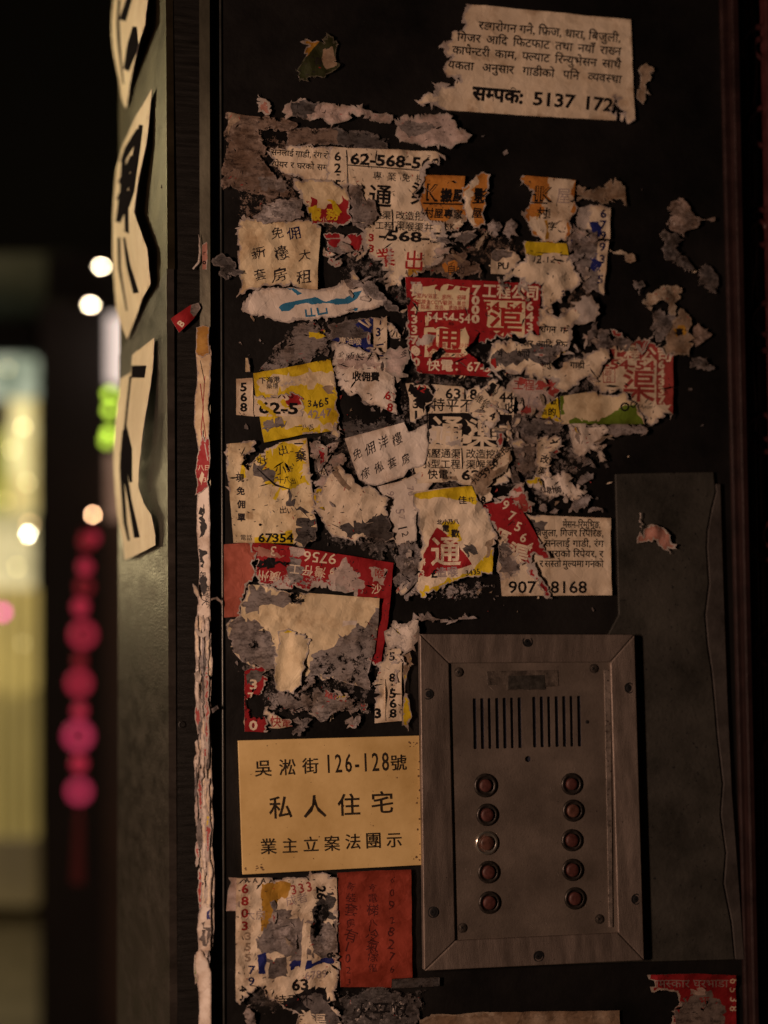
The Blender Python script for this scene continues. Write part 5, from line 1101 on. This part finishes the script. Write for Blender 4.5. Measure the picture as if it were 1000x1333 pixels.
flyer('big stained cream sheet with black speckled lower half', '322,761s 342,762 372,770 400,772s 440,775s 492,779s 491,812s 486,850 480,898s 462,892 440,888 424,884 400,880 372,876 350,872 334,866 316,862 304,850 302,834 294,812 300,806 312,802 313,785', 7, 'cream',
      regs=[('mgrey', '323,763 340,763 352,775 366,770 392,776 392,786 375,784 352,786 336,800 318,800 314,786', 3), ('mgrey', '295,808 330,806 350,822 358,850 356,872 320,862 303,845', 4), ('mgrey', '494,792 484,800 462,812 440,830 426,845 404,852 400,870 400,882 484,898 490,850', 3), ('white', '445,808 464,808 462,814 444,816', 1)],
      peels=[('hole', '494,790 484,798 462,812 440,832 424,845 402,854 400,872 402,884 484,900 492,850', 12, .36), ('hole', '408,846 424,842 430,860 410,872 402,866', 10, .5), ('hole', '372,764 392,768 396,784 384,790 372,782', 8, .62), ('hole', '318,836 334,832 344,842 330,850', 8, .62), ('hole', '298,812 318,850 340,866 320,866 300,842', 10, .4), ('hole', '336,818 350,818 350,830 338,832', 8, .55), ('dirt', '380,795 410,790 420,820 385,830', 16, .6), ('dirt', '345,790 390,780 400,815 360,820', 25, .5), ('dirt', '385,800 400,805 395,815 380,812', 8, .9)],
      worn=(.03, 0, .2), tear=1.8, crumple=1, lifts=[(494, 785, 26, 3), (484, 890, 22, 4), (325, 765, 20, 2)], step=3.6)
scrap('long cream tongue of paper hanging over the speckled sheet', '360,822 374,818 390,826 403,832 400,850 396,868 391,892 381,903 368,900 357,896 356,872 358,846', 9, 'cream', crumple=1.4, worn=(0, 0, .12), tear=1.4, lifts=[(390, 870, 22, 4), (385, 838, 18, 3)], regs=[('yellow', '366,820 392,821 394,824 370,824', 1)])
flyer('red shred with a white 3 under the left of the speckled sheet', '318,874s 330,868 345,866 348,886 340,900 338,926 348,940 347,953s 318,952s', 3, 'red', texts=[T('3', 324, 897, 18, 'ivory', bold=.02, sx=1.3), T('7', 322, 912, 15, 'ivory', bold=.02), T('0', 324, 950, 17, 'ivory', bold=.03, sx=1.3)], regs=[('pinkwhite', '343,884 350,886 348,896 343,894', 1), ('greyp', '320,880 334,872 350,874 340,884 326,892', 2)], peels=[('hole', '318,906 345,900 350,935 322,936', 8, .95)], tear=2)
scrap('small white corner with red characters below the speckled sheet', '344,920 356,926 368,936 380,945s 362,948s 349,947 347,934', 5, 'ivory', texts=[T('快電', 350, 944, 15, 'redp', bold=.01, ang=4)], worn=(.05, 0, .2))
residue('grey red lettered band beneath the speckled sheet', '348,906 362,900 380,904 400,902 425,898 450,906 470,914 482,924 470,928 440,924 410,932 380,930 364,926', 6, 'mgrey', texts=[T('電話：八卅日', 420, 906, 13, 'redp', ang=14, bold=.01), T('60', 462, 931, 14, 'rink', bold=.03, ang=4)], worn=(.3, .2, .4), crumple=2)
residue('grey tattered flap hanging at the foot of the grey band', '380,936 400,934 402,946 390,958 380,952', 4, 'greyp', worn=(.4, .15, .3), crumple=1.5)
scrap('small grey red flap left of the 568 column', '448,938 458,932 470,930 466,942 460,948 450,948', 4, 'mgrey', worn=(.4, .1, .3), regs=[('redp', '450,944 460,944 456,949', 1)])
residue('grey scraps joining the cream tongue and the grey band', '388,884 402,878 410,886 402,894 392,900 380,904', 6, 'mgrey', worn=(.5, .15, .4))
flyer('white strip with 568 stacked twice beside the intercom', '500,846 506,836 521,839s 521.5,890s 522,938s 486,941s 487,920 486,908 494,904 484,890 478,896 492,874 498,860', 6, 'ivory', regs=[('ink', bar(500.5, 884, 501, 938, 1), 0)],
      texts=vdig('5', 505, 859.5, 15, 0, sx=1.15) + vdig('8', 505, 887, 15, 0, sx=1.15) + vdig('568', 505.5, 908, 15.5, 12.7, bold=.035, sx=1.2) + [T('3', 486, 934, 17, bold=.05, sx=1.1), T(':', 508, 897, 14, bold=.03)], worn=(.08, 0, .25), tear=2.4, peels=[('core', '500,850 520,842 518,880 502,876', 14, .62), ('dirt', '484,900 500,900 498,915 486,915', 6, .7)], crumple=1)
scrap('crumpled white tab above the 568 strip beside the intercom', '498,822 508,812 514,808 528,812 536,806 543,808 543,832 534,846 524,852 516,842 502,846', 7, 'white', crumple=2.4, worn=(.4, .02, .25), lifts=[(534, 820, 16, 4)])
scrap('yellow sliver along the right side of the 568 strip', '522,852 532,848 534,862 526,890 531,910 530,952 522,944', 5, 'yellow', worn=(.15, 0, .4), regs=[('tan', '520,850 534,848 530,880 524,884', 2)], tear=1.6)

# ---- below the sign
scrap('pale corner scrap hanging left under the address sign', '297,1141s 312,1142 311,1160 312,1184s 294,1185s 296,1160', 3, 'pinkwhite', tear=1.2, worn=(.1, 0, .35))
flyer('layered flyer pile with 33 on top and 63 at the foot under the sign', '307,1142s 350,1141 400,1140 437,1141s 438,1180 438,1230 440,1270 436,1300 425,1304 440,1318 445,1333 400,1350 385,1333 388,1318 350,1300 340,1284 328,1290 312,1306 306,1300s 306,1220s', 4, 'ivory',
      regs=[('gold', '340,1149 378,1149 372,1168 356,1180 350,1205 339,1211', 1.5), ('mgrey', '352,1200 366,1182 380,1190 400,1184 396,1214 404,1240 375,1250 340,1240 334,1230', 3.5), ('dgrey', '396,1180 412,1172 424,1160 437,1170 438,1195 420,1198 410,1212 402,1220 398,1200', 3), ('blue', '334,1242 345,1238 345,1266 336,1266', 1.5), ('blue', '376,1254 400,1248 434,1242 434,1252 400,1260 378,1262', 2.5), ('greyp', '345,1246 372,1244 374,1270 348,1272', 2), ('mgrey', '402,1220 420,1200 436,1196 438,1240 405,1244', 4), ('ivory', '396,1180 404,1176 402,1210 398,1240 400,1272 392,1270 392,1220', 1.2), ('ink', '345,1300 360,1302 392,1290 410,1280 424,1290 432,1304 415,1310 395,1322 386,1340 350,1310', 3), ('greyp', '390,1296 404,1292 430,1310 444,1330 420,1345 404,1318', 2)],
      texts=[T('333', 378, 1163, 17, 'redp', ang=-10, bold=.01, gap=.1), T('成者', 372, 1178, 15, 'ghost', ang=-14), T('26', 411, 1153, 17, 'ink', ang=86, bold=.05)] + vdig('6803', 313, 1161, 16, 16, 'rink', bold=.03) + vdig('355', 318, 1222, 14, 14, 'tan') + vdig('79', 322, 1266, 15, 15, 'bink', bold=.02) + vdig('44', 311, 1282, 13, 12, 'ink', bold=.03, ang=84) +
            [T('66', 331, 1294, 17, bold=.04, ang=-3), T('63', 379, 1288, 20, bold=.035, fit=23), T('6789', 396, 1274, 15, 'ghost', ang=-6, bold=.01), T('8', 424, 1240, 15, bold=.04, ang=70), T('特平不', 356, 1308, 17, ang=-3), T('通渠', 380, 1336, 22, 'ivory', ang=0), T('AAAA', 318, 1148, 9, ang=0, gap=.5, bold=.02), T('大房', 318, 1196, 14, 'ghost')],
      worn=(.1, 0, .3), crumple=2.0, tear=2.6, lifts=[(398, 1210, 22, 5), (398, 1245, 16, 4), (385, 1165, 20, 3)], peels=[('hole', '404,1196 424,1190 420,1215 406,1222', 8, .8), ('hole', '410,1176 430,1180 426,1196 406,1196', 8, .85), ('core', '350,1190 390,1196 390,1240 345,1236', 16, .6), ('core', '405,1205 436,1200 436,1236 410,1240', 14, .7), ('dirt', '307,1142 330,1142 330,1300 307,1300', 20, .6)], step=3.6)
scrap('grey curl in the dark at the foot of the layered pile', '320,1312 326,1306 331,1318 332,1340 322,1340', 2, 'mgrey', worn=(.6, 0, .4), lifts=[(326, 1320, 14, 4)])
cols_ = []
for s_, x_, y_, sz, pt in (('新裝套房有1023', 448, 1156, 15, 16), ('有電梯八冷氣傢俬', 477, 1157, 14, 15.4), ('60928276', 505, 1148, 15, 17)):
    for i_, ch in enumerate(s_): cols_.append(T(ch, x_, y_ + i_ * pt, sz, 'rpen', jit=1.2, seed=i_ + 3, ang=4))
flyer('dull orange red sheet with three columns of handwriting', '438,1135s 490,1132s 534,1131s 535,1200s 535.5,1271s 509,1273s 508,1284s 442,1283s 440,1210s', 5, 'redor', texts=cols_, worn=(.02, 0, .4), tear=.8, crumple=.6, edge=.8, lifts=[(450, 1278, 18, 2)])
residue('dark torn remains of tape under the orange red sheet', '440,1290 470,1286 520,1290 545,1284 545,1345 440,1345', 1, 'dgrey', worn=(.4, .3, .3), crumple=1.4, texts=[T('大平收', 460, 1326, 24, 'ink', bold=.02)])
scrap('horizontal dull grey strip of tape left of the intercom foot', '508,1274s 536,1272s 571,1271s 571,1282s 530,1285s 509,1285s', 3, 'dgrey', worn=(.2, .2, .3))
scrap('dull cream paper edge peeping in along the bottom of the picture', '545,1326 560,1319 640,1316s 720,1315s 805,1314s 806,1360s 545,1360s', 3, 'tan', tear=1.2, worn=(.2, 0, .6), step=5)  # cream paper toned down to tan
flyer('red and white torn flyer in the bottom right corner of the wall', '841,1268s 900,1266s 955,1268s 957,1350s 870,1350 876,1320 884,1306 878,1290 858,1288 846,1290', 3, 'red',
      regs=[('mgrey', '884,1302 900,1292 925,1290 935,1300 938,1345 880,1345', 3), ('pinkwhite', '896,1286 912,1284 916,1294 898,1294', 2)],
      peels=[('dirt', '838,1262 960,1262 960,1360 838,1360', 30, 1.0)], texts=[T('नमस्कार घरभाडा', 846, 1284, 15, 'ghost', fit=100, ang=0), T('6 5 3 8', 948, 1272, 15, 'ivory', ang=90), T('भा', 908, 1306, 14, 'rink')], worn=(.2, .05, .5), crumple=1.2, tear=2.4)  # all-over darkening here stands for its distance from the light

# ---- faint scraps at the right
for lb, ol, mt, lf in (
    ('brown grey torn scrap with a pointed right end, highest at right', '866,272 872,264 884,260 896,270 900,280 929,284 924,290 905,298 892,302 888,310 872,302 864,292 870,284', 'brown', (885, 285, 20, 3)),
    ('dark grey torn scrap just below the pointed brown scrap', '856,306 862,300 878,304 884,316 876,324 884,334 876,344 864,340 858,326', 'dgrey', (870, 320, 18, 2)),
    ('small broken dark flakes running down to the right', '876,328 888,334 896,342 902,352 894,356 880,348', 'dgrey', (888, 342, 10, 2)),
    ('dark grey leaf shaped scrap beside the door frame moulding', '908,352 916,344 928,356 929,384 918,376 908,366', 'dgrey', (918, 362, 12, 2)),
    ('narrow dull flake above the curved pinkish scrap', '822,366 834,366 838,374 830,386 824,376', 'dgrey', (830, 374, 8, 1)),
    ('curved pinkish petal scrap with two lobes right of the wall centre', '834,394 840,384 850,380 858,374 872,374 887,376 884,390 876,398 878,410 868,408 860,392 848,398 846,406', 'tan', (862, 386, 18, 4)),
    ('grey curled flap below the pinkish petal scrap', '848,410 862,406 874,410 872,426 862,444 852,446 846,430', 'greyp', (858, 424, 18, 3)),
    ('dark triangle scrap right of the stained yellow scrap', '906,422 914,430 925,436 916,444 904,453 902,440', 'brown', (912, 436, 10, 2)),
    ('low grey brown flake above the cover plate on the right', '896,472 906,466 918,472 928,480 922,484 906,482 896,480', 'dgrey', (910, 476, 10, 2)),
    ('round edged grey crumple above the right hand red flyer', '770,448 778,430 790,430 794,444 806,440 820,446 824,456 800,452 784,458', 'greyp', (786, 440, 12, 3)),
    ('grey shard leaning left of the round edged crumple', '762,440 768,424 776,420 776,432 770,448 764,452', 'greyp', (770, 436, 8, 2))):
    scrap(lb, ol, 2, mt, worn=(.45, .08, .35), lifts=[lf], crumple=1.8)
scrap('yellow brown stained scrap with a black character under the petal scrap', '858,456 866,448 872,430 878,414 888,404 897,414 894,430 899,452 888,464 874,464 864,462', 4, 'tan', regs=[('gold', '876,428 888,424 890,438 878,440', 2)], texts=[T('事', 877, 437, 10, bold=.05)], worn=(.2, 0, .45), lifts=[(878, 450, 20, 3)])
sheet('paper_scrap', 'pink torn scrap like a bird on the grey metal cover', SCR, '829,692 834,700 842,684 850,684 862,690 868,704 877,716 866,714 870,722 860,716 850,704 838,706 826,708', 12, 'pink', group='scraps stuck on metal', crumple=1.8, tear=1.6, worn=(.3, 0, .35), step=2.5, lifts=[(850, 694, 14, 3)])
scrap('faint pink flake standing on the grey cover beside the pink scrap', '829,668 831,680 832,690 829,686', 11, 'pink', step=2)
# clear tape crumpled at the upper left edge
sheet('tape_scrap', 'crumpled glinting clear tape at the left edge of the wall', 'tape', '276,338 286,332 298,336 306,350 318,358 306,362 294,366 284,360 290,350 278,348', 5, 'dgrey', worn=(.3, .3, .2), crumple=3, step=2.5, tear=2)
# ---- paper on the pillar's edge strip
def edge(label, outl, layer, mat, **k):
    k.setdefault('step', 2.2); k.setdefault('tear', 0.8); k.setdefault('corew', 1.0); k['crumple'] = min(k.get('crumple', .5), .6); k.setdefault('edge', .2)
    return sheet('edge_paper', label, 'paper strip', outl, layer, mat, plane=EDGE, amp=.5, group='torn paper layers on the pillar edge', **k)
rnd = random.Random(9)
edge('brown glossy tape end on top of the papered pillar edge', '256.5,427 265,424 274,426 273,445 274,462 264,466 256,460', 4, 'gold', worn=(.1, 0, .5))
edge('cream paper strip with red scribbles high on the pillar edge', '256,460 265,466 275,450 275,500 274,545 273,600 266,606 258,600 257,570 255,520', 3, 'cream', regs=[('redp', stroke([(262, 500), (266, 530), (263, 560), (267, 590)], 1.4), 1), ('redp', stroke([(268, 490), (265, 540), (270, 575)], 1.2), 1), ('ink', stroke([(262, 470), (268, 500)], .8), 1)], worn=(.2, 0, .4))
edge('bright red paper wrapped on the pillar edge', '258,596 264,570 266,560 268,575 273,566 274,610 272,634 262,642 255,645 258,634 256,618', 5, 'red', regs=[('ivory', '260,624 264,614 267,618 263,632', 1), ('pinkwhite', stroke([(268, 578), (272, 600)], 1.5), 1)], texts=[T('八日', 259, 612, 8, 'ivory'), T('30', 266, 628, 9, 'ivory')], worn=(.15, 0, .2))
edge('long white paper strip with black ink patches on the pillar edge', '258,640 273,632 274,700 275,760 275,802 266,808 258,800 260,760 258,700', 3, 'white', regs=[('ink', '262,660 268,680 265,700 262,690', 2), ('ink', '261,710 271,718 268,740 262,738', 2.5), ('ink', '264,742 270,758 266,775 262,765', 2.5), ('ink', '266,655 268,668 266,672', 1)], texts=[T('開大日大', 260, 745, 11, 'pen', ang=84), T('五南永', 268, 762, 10, 'pen', ang=84)], worn=(.15, 0, .15))
n_ = 0
yy = 800.0
kinds = ['dgrey', 'ivory', 'redp', 'mgrey', 'ink', 'white', 'pinkwhite', 'ivory', 'greyp', 'white', 'yellow', 'white', 'redp', 'ivory']
wd = ['ragged', 'frayed', 'thin', 'twisted', 'peeling', 'split', 'creased', 'curled', 'narrow', 'shredded', 'torn', 'flaking']
cn = dict(dgrey='charcoal', ink='black', mgrey='grey', ivory='ivory', redp='red', white='white', pinkwhite='pinkish', greyp='dark grey', yellow='yellow')
seenl = {}
edge('base layer of many pasted papers down the lower pillar edge', '258,798 275,800 275.5,900 276,1000 276.5,1100 277,1235 262,1240 260,1120 260,1000 259,900', 1, 'ivory', worn=(.3, .36, .3), tear=1.2)
while yy < 1235:
    for side in (0, 1, 2):
        k = kinds[rnd.randrange(len(kinds))]; hgt_ = rnd.uniform(22, 90); xo = 258 + (yy - 800) * 0.006 + side * 5.2 + rnd.uniform(-1.5, 1.5); ww = rnd.uniform(2.4, 5.6)
        y0_ = yy + rnd.uniform(-8, 8); mid = rnd.uniform(-.8, .8)
        if side == 0 and rnd.random() < .3: xo -= 3
        ol = ' '.join('%.1f,%.1f' % q for q in ((xo, y0_), (xo + ww * .6, y0_ - 3), (xo + ww + mid, y0_ + hgt_ * .4), (xo + ww * .8, y0_ + hgt_), (xo + ww * .2, y0_ + hgt_ + 3), (xo - 1 + mid, y0_ + hgt_ * .5)))
        where = ('beside the intercom vents' if yy < 960 else 'beside the address sign' if yy < 1140 else 'beside the flyer pile')
        if yy < 870: where = 'beside the speckled cream sheet'
        lb = '%s %s paper sliver %s pillar edge, %s' % (wd[n_ % 12], cn[k], ('left on', 'mid', 'right on')[side], where)
        if lb in seenl: seenl[lb] += 1; lb = lb.replace(' sliver', ' sliver lying ' + ('lower', 'lowest', 'deeper')[min(2, seenl[lb] - 1)])
        else: seenl[lb] = 0
        edge(lb, ol, 3 + side + rnd.randrange(3), k, worn=(rnd.choice([.1, .2, .4]), .08, .2), crumple=rnd.uniform(.3, 1.2), lifts=[(xo + rnd.uniform(-2, 6), y0_ + hgt_ * .5, 14, rnd.uniform(-.3, 1.6))]); n_ += 1
    yy += 27
edge('bluish white smooth paper low on the pillar edge', '261,1190 268,1172 276,1180 277,1215 276,1236 262,1240', 8, 'white', regs=[('blue', '271,1186 276,1182 276,1196 272,1196', 2), ('greyp', '264,1200 270,1198 274,1225 266,1230', 3)], worn=(.1, 0, .3))
edge('large pale curling flap at the foot of the pillar edge', '258,1238 264,1234 272,1246 277,1264 277,1350 262,1350 261,1290 257,1262', 8, 'white', worn=(.15, 0, .35), lifts=[(262, 1250, 20, 5)])
edge('small green yellow sliver beside the pale curling flap', '256,1240 259,1246 260,1275 256,1280', 9, 'green', worn=(.3, 0, .2), tear=.8)
# little things stuck on the pillar front
PF = Plane(W(236, 400, -0.0006), (0, -1, 0))
sheet('paper_tag', 'small red paper tag with a white figure high on the pillar', 'paper tag', '222,416s 248,398s 258,395 261,402s 252,416s 233,434s', 8, 'red', plane=PF, regs=[('mgrey', '248,399 257,394 262,402 252,414 247,408', 1)], texts=[T('B', 236, 428, 12, 'ivory', ang=-50, bold=.02)], lifts=[(240, 415, 22, 3)], tear=.5, step=2.5, amp=.3)
sheet('paper_tag', 'tiny pink lettered tag stuck above the red tag', 'paper tag', '263,320 269,316 270,340 269,352s 263,352s', 8, 'pink', plane=PF, texts=[T('o', 263, 345, 9, 'ink', bold=.03), T('r', 264, 333, 9, 'ink')], tear=.8, step=2, amp=.3)
sheet('paper_scrap', 'thin white hooked shred left of the tiny pink tag', SCR, '258,306 260,312 261,330 259,344 252,352 250,351 257,342 258.5,330', 8, 'white', plane=PF, tear=.5, step=2, amp=.3, lifts=[(258, 325, 12, 2)])
for lb, ol, mt in (('pale curl sticking out left above the middle of pillar edge', '250,760 255,764 259,776 258,780 252,772', 'ivory'), ('white hooked curl on the pillar edge near the salmon rectangle', '254,818 262,824 272,818 274,824 264,830 256,826', 'white'),
                   ('white knot of paper on the left of the pillar edge', '252,876 258,872 262,880 260,890 254,886', 'white'), ('tiny white curl left of pillar edge beside the sign top', '254,992 258,996 260,1000 256,1000', 'white'),
                   ('thin pink thread of paper bridging pillar edge and wall', '274,779 282,777 288,782 289,790 286,784 280,780 274,782', 'pink'), ('grey leaf of paper on the right of the pillar edge', '274,922 282,918 284,922 276,928', 'mgrey')):
    sheet('paper_curl', lb, 'paper curl', ol, 14, mt, plane=PF, tear=.6, step=2, amp=.3, group='paper curls on the pillar', lifts=[(float(ol.split(',')[0]), float(ol.split(',')[1].split()[0]), 10, 3)])

# ---- three painted paper signs on the side of the pillar (seen very obliquely)
SIGNP = Plane(pb + PN * 0.003, PN)
def psign(label, outl, strokes, bow, seed=3):
    return sheet('paper_sign', label, 'paper sign', outl, 3, 'wedge', plane=SIGNP, amp=0, edge=0, regs=[('brush', s_, .3) for s_ in strokes], tear=.6, corew=.01, step=3, bow=bow, worn=(0, 0, .0), group='paper signs on the pillar side')
bw = lambda a, b: (lambda P: 0.0 + 7.0 * np.sin((P[:, 1] - a) / b * math.pi) ** 2)
psign('topmost white paper sign with black strokes on the pillar side, cut by top', '155,-60s 196,-60s 201,0s 201,34s 184,78s 172,112s 165,142s 160,128s 156,67s 155,0s',
      [stroke([(176, -30), (176, 0), (170, 28)], [9.7, 7.8, 9.7]), stroke([(187, 36), (184, 60), (170, 92)], [5.8, 15.7, 7.8]), stroke([(163, 0), (165, 60), (164, 110)], [3.9, 3.9, 1.9])], bw(-60, 200))
psign('middle white paper sign with a black brush character on the pillar side', '199,116s 197,150s 196,189s 190,235s 186,277s 194,300s 202,325s 202,370s 190,388s 178,416s 167,442s 160,425s 154,402s 154,360s 157,300s 159,223s 165,189s 180,150s',
      [stroke([(187, 163), (184, 200), (182, 250), (177, 270)], [5.8, 9.7, 7.8, 5.8]), stroke([(186, 170), (172, 196), (166, 212)], [9.7, 9.7, 5.8]), stroke([(168, 205), (170, 250), (164, 290)], [5.8, 7.8, 5.8]), stroke([(182, 205), (166, 240)], [11.7, 7.8]), stroke([(181, 228), (165, 262)], [9.7, 7.8]), stroke([(180, 250), (164, 290)], [11.7, 7.8]), stroke([(176, 270), (176, 305), (171, 300)], [5.8, 5.8, 1.9]), stroke([(172, 310), (175, 345), (182, 382)], [3.0, 5.8, 7.8]), stroke([(165, 310), (163, 350), (168, 405)], [3.9, 3.9, 1.9])], bw(116, 330))
psign('lowest white paper sign with thin black legs on the pillar side', '202,440s 202,484s 200,530s 195,590s 189,633s 194,655s 202,670s 205,697s 204,710s 180,722s 164,729s 161,700s 157,670s 158,600s 160,540s 161,493s 174,485s 174,462s',
      [stroke([(184, 476), (184, 492)], [19.6, 17.6]), stroke([(174, 490), (173.5, 560), (172, 600)], [3.1, 3.1, 2.3]), stroke([(173, 552), (178, 585), (180, 628)], [3.0, 11.7, 3.9]), stroke([(173, 560), (169, 610), (167, 680), (170, 704)], [5.8, 5.8, 4.9, 3.0]), stroke([(171, 590), (176, 650), (181, 700)], [7.8, 4.9, 7.8])], bw(440, 290))

# flecks: bits of paper too small to pick apart, left all over the pasted area
rf = random.Random(77); V_, F_, MI = [], [], []
fm = [MATS[k] for k in ('mgrey', 'greyp', 'tan', 'ivory', 'redp', 'dgrey')]
for k in range(620):
    if k < 430:
        a, b = rf.gauss(560, 150), rf.gauss(560, 190)
    else: a, b = rf.uniform(300, 930), rf.uniform(240, 950)
    if a < 292 or a > 925 or b < 60 or b > 955 or (a > 545 and b > 800) or (a > 795 and b > 600): continue
    if vnoise(a / 60, b / 60, 5) < .42: continue
    r = rf.choice([.7, .9, 1.2, 1.6, 2.4, 3.4]); n = rf.randrange(4, 8); ph = rf.random() * 6; an = rf.random() * 3; el = rf.uniform(1, 2.6)
    pts = []
    for j in range(n):
        t = ph + 6.283 * j / n; q = r * rf.uniform(.4, 1.2); u, v = q * math.cos(t) * el, q * math.sin(t)
        pts.append((a + u * math.cos(an) - v * math.sin(an), b + u * math.sin(an) + v * math.cos(an)))
    P = WALL.arr(np.array(pts)); P[:, 1] -= float(relief(np.array([[a, b]]))[0]) * .25 + .0004 + np.array([rf.uniform(0, .0009) for _ in pts])
    k0 = len(V_); V_ += list(P); F_.append(list(range(k0, k0 + n))[::-1] if True else 0); MI.append(rf.choice([0, 0, 1, 1, 2, 3, 3, 4, 5, 5]))
fl = meshobj('paper_flecks', V_, F_, fm, matidx=MI)
tag(fl, 'tiny flecks of torn paper scattered over the black wall', 'paper flecks', kind='stuff')
ca = fl.data.color_attributes.new('pw', 'FLOAT_COLOR', 'POINT')
ca.data.foreach_set('color', np.tile([.3, 0, .3, 1], (len(V_), 1)).ravel().astype(np.float32))

# smaller shreds layered over the messiest areas, each placed on its own
rs_ = random.Random(2024); spots = []
areas = [('beside the white torn wedge', 690, 640, 50, 26), ('under the green edged paper', 740, 580, 45, 24), ('on the grey marbled band', 690, 568, 30, 24), ('near the smudged faded 16 piece', 690, 525, 36, 26),
         ('over the lower red drain flyer', 640, 470, 40, 22), ('beside the yellow topped note', 690, 380, 50, 30), ('by the blue number strip', 750, 330, 30, 40), ('below the petal scrap', 800, 440, 40, 16),
         ('around the blue printed strip', 470, 385, 30, 25), ('left of the red drain flyer', 500, 440, 24, 40), ('under the tall 62-568-56 flyer', 450, 340, 26, 24), ('beside the orange sticker', 600, 315, 40, 22),
         ('between the two yellow notes', 420, 590, 26, 30), ('near the blank crumpled sheet', 450, 660, 30, 24), ('left of the red triangle sheet', 520, 740, 18, 30), ('below the stained cream sheet', 400, 915, 50, 16),
         ('in the pile under the sign', 380, 1215, 34, 50), ('on the torn Nepali flyer', 730, 470, 40, 22), ('at the card black band', 610, 560, 40, 30), ('beside the 568 strip', 515, 850, 14, 30)]
adj = ['tiny', 'small', 'sharp', 'bent', 'flat', 'pointed']; shp = ['shred', 'sliver', 'chip', 'tatter']
colr = [('ivory', 'ivory'), ('white', 'white'), ('cream', 'cream'), ('mgrey', 'grey'), ('pinkwhite', 'pinkish'), ('greyp', 'dark grey'), ('tan', 'tan'), ('redp', 'red'), ('ivory', 'ivory'), ('yellow', 'yellow'), ('white', 'white')]
gly = '渠通改造工程專業電話喉井小型公司免佣樓3456789'
usedl = set()
for ar, cx_, cy_, rx_, ry_ in areas:
    for k in range(7 if cy_ < 700 else 5):
        for tries in range(50):
            m_, cn_ = rs_.choice(colr); lb = '%s %s paper %s %s' % (rs_.choice(adj), cn_, rs_.choice(shp), ar)
            if lb not in usedl: break
        usedl.add(lb)
        a, b = cx_ + rs_.uniform(-1, 1) * rx_, cy_ + rs_.uniform(-1, 1) * ry_
        an = rs_.gauss(.1, .6) + (1.57 if rs_.random() < .35 else 0); ln_ = rs_.uniform(5, 17); w_ = ln_ * rs_.uniform(.15, .5); n = rs_.randrange(5, 8)
        pts = []
        for j in range(n):
            t = 6.283 * j / n + rs_.uniform(-.3, .3); q = rs_.uniform(.55, 1.25); u, v = ln_ * q * math.cos(t), w_ * q * math.sin(t)
            pts.append('%.1f,%.1f' % (a + u * math.cos(an) - v * math.sin(an), b + u * math.sin(an) + v * math.cos(an)))
        tx = [T(rs_.choice(gly) + rs_.choice(gly), a - 8, b + 4, rs_.uniform(9, 14), rs_.choice(['ink', 'ink', 'rink']), ang=rs_.uniform(-40, 30), bold=.01)] if (ln_ > 10 and m_ in ('ivory', 'white', 'yellow') and rs_.random() < .6) else []
        scrap(lb, ' '.join(pts), 9 + k % 3, m_, texts=tx, tear=1.6, worn=(rs_.choice([.05, .2, .4]), .03, .25), crumple=rs_.uniform(.3, 1.4), step=3, slits=0)
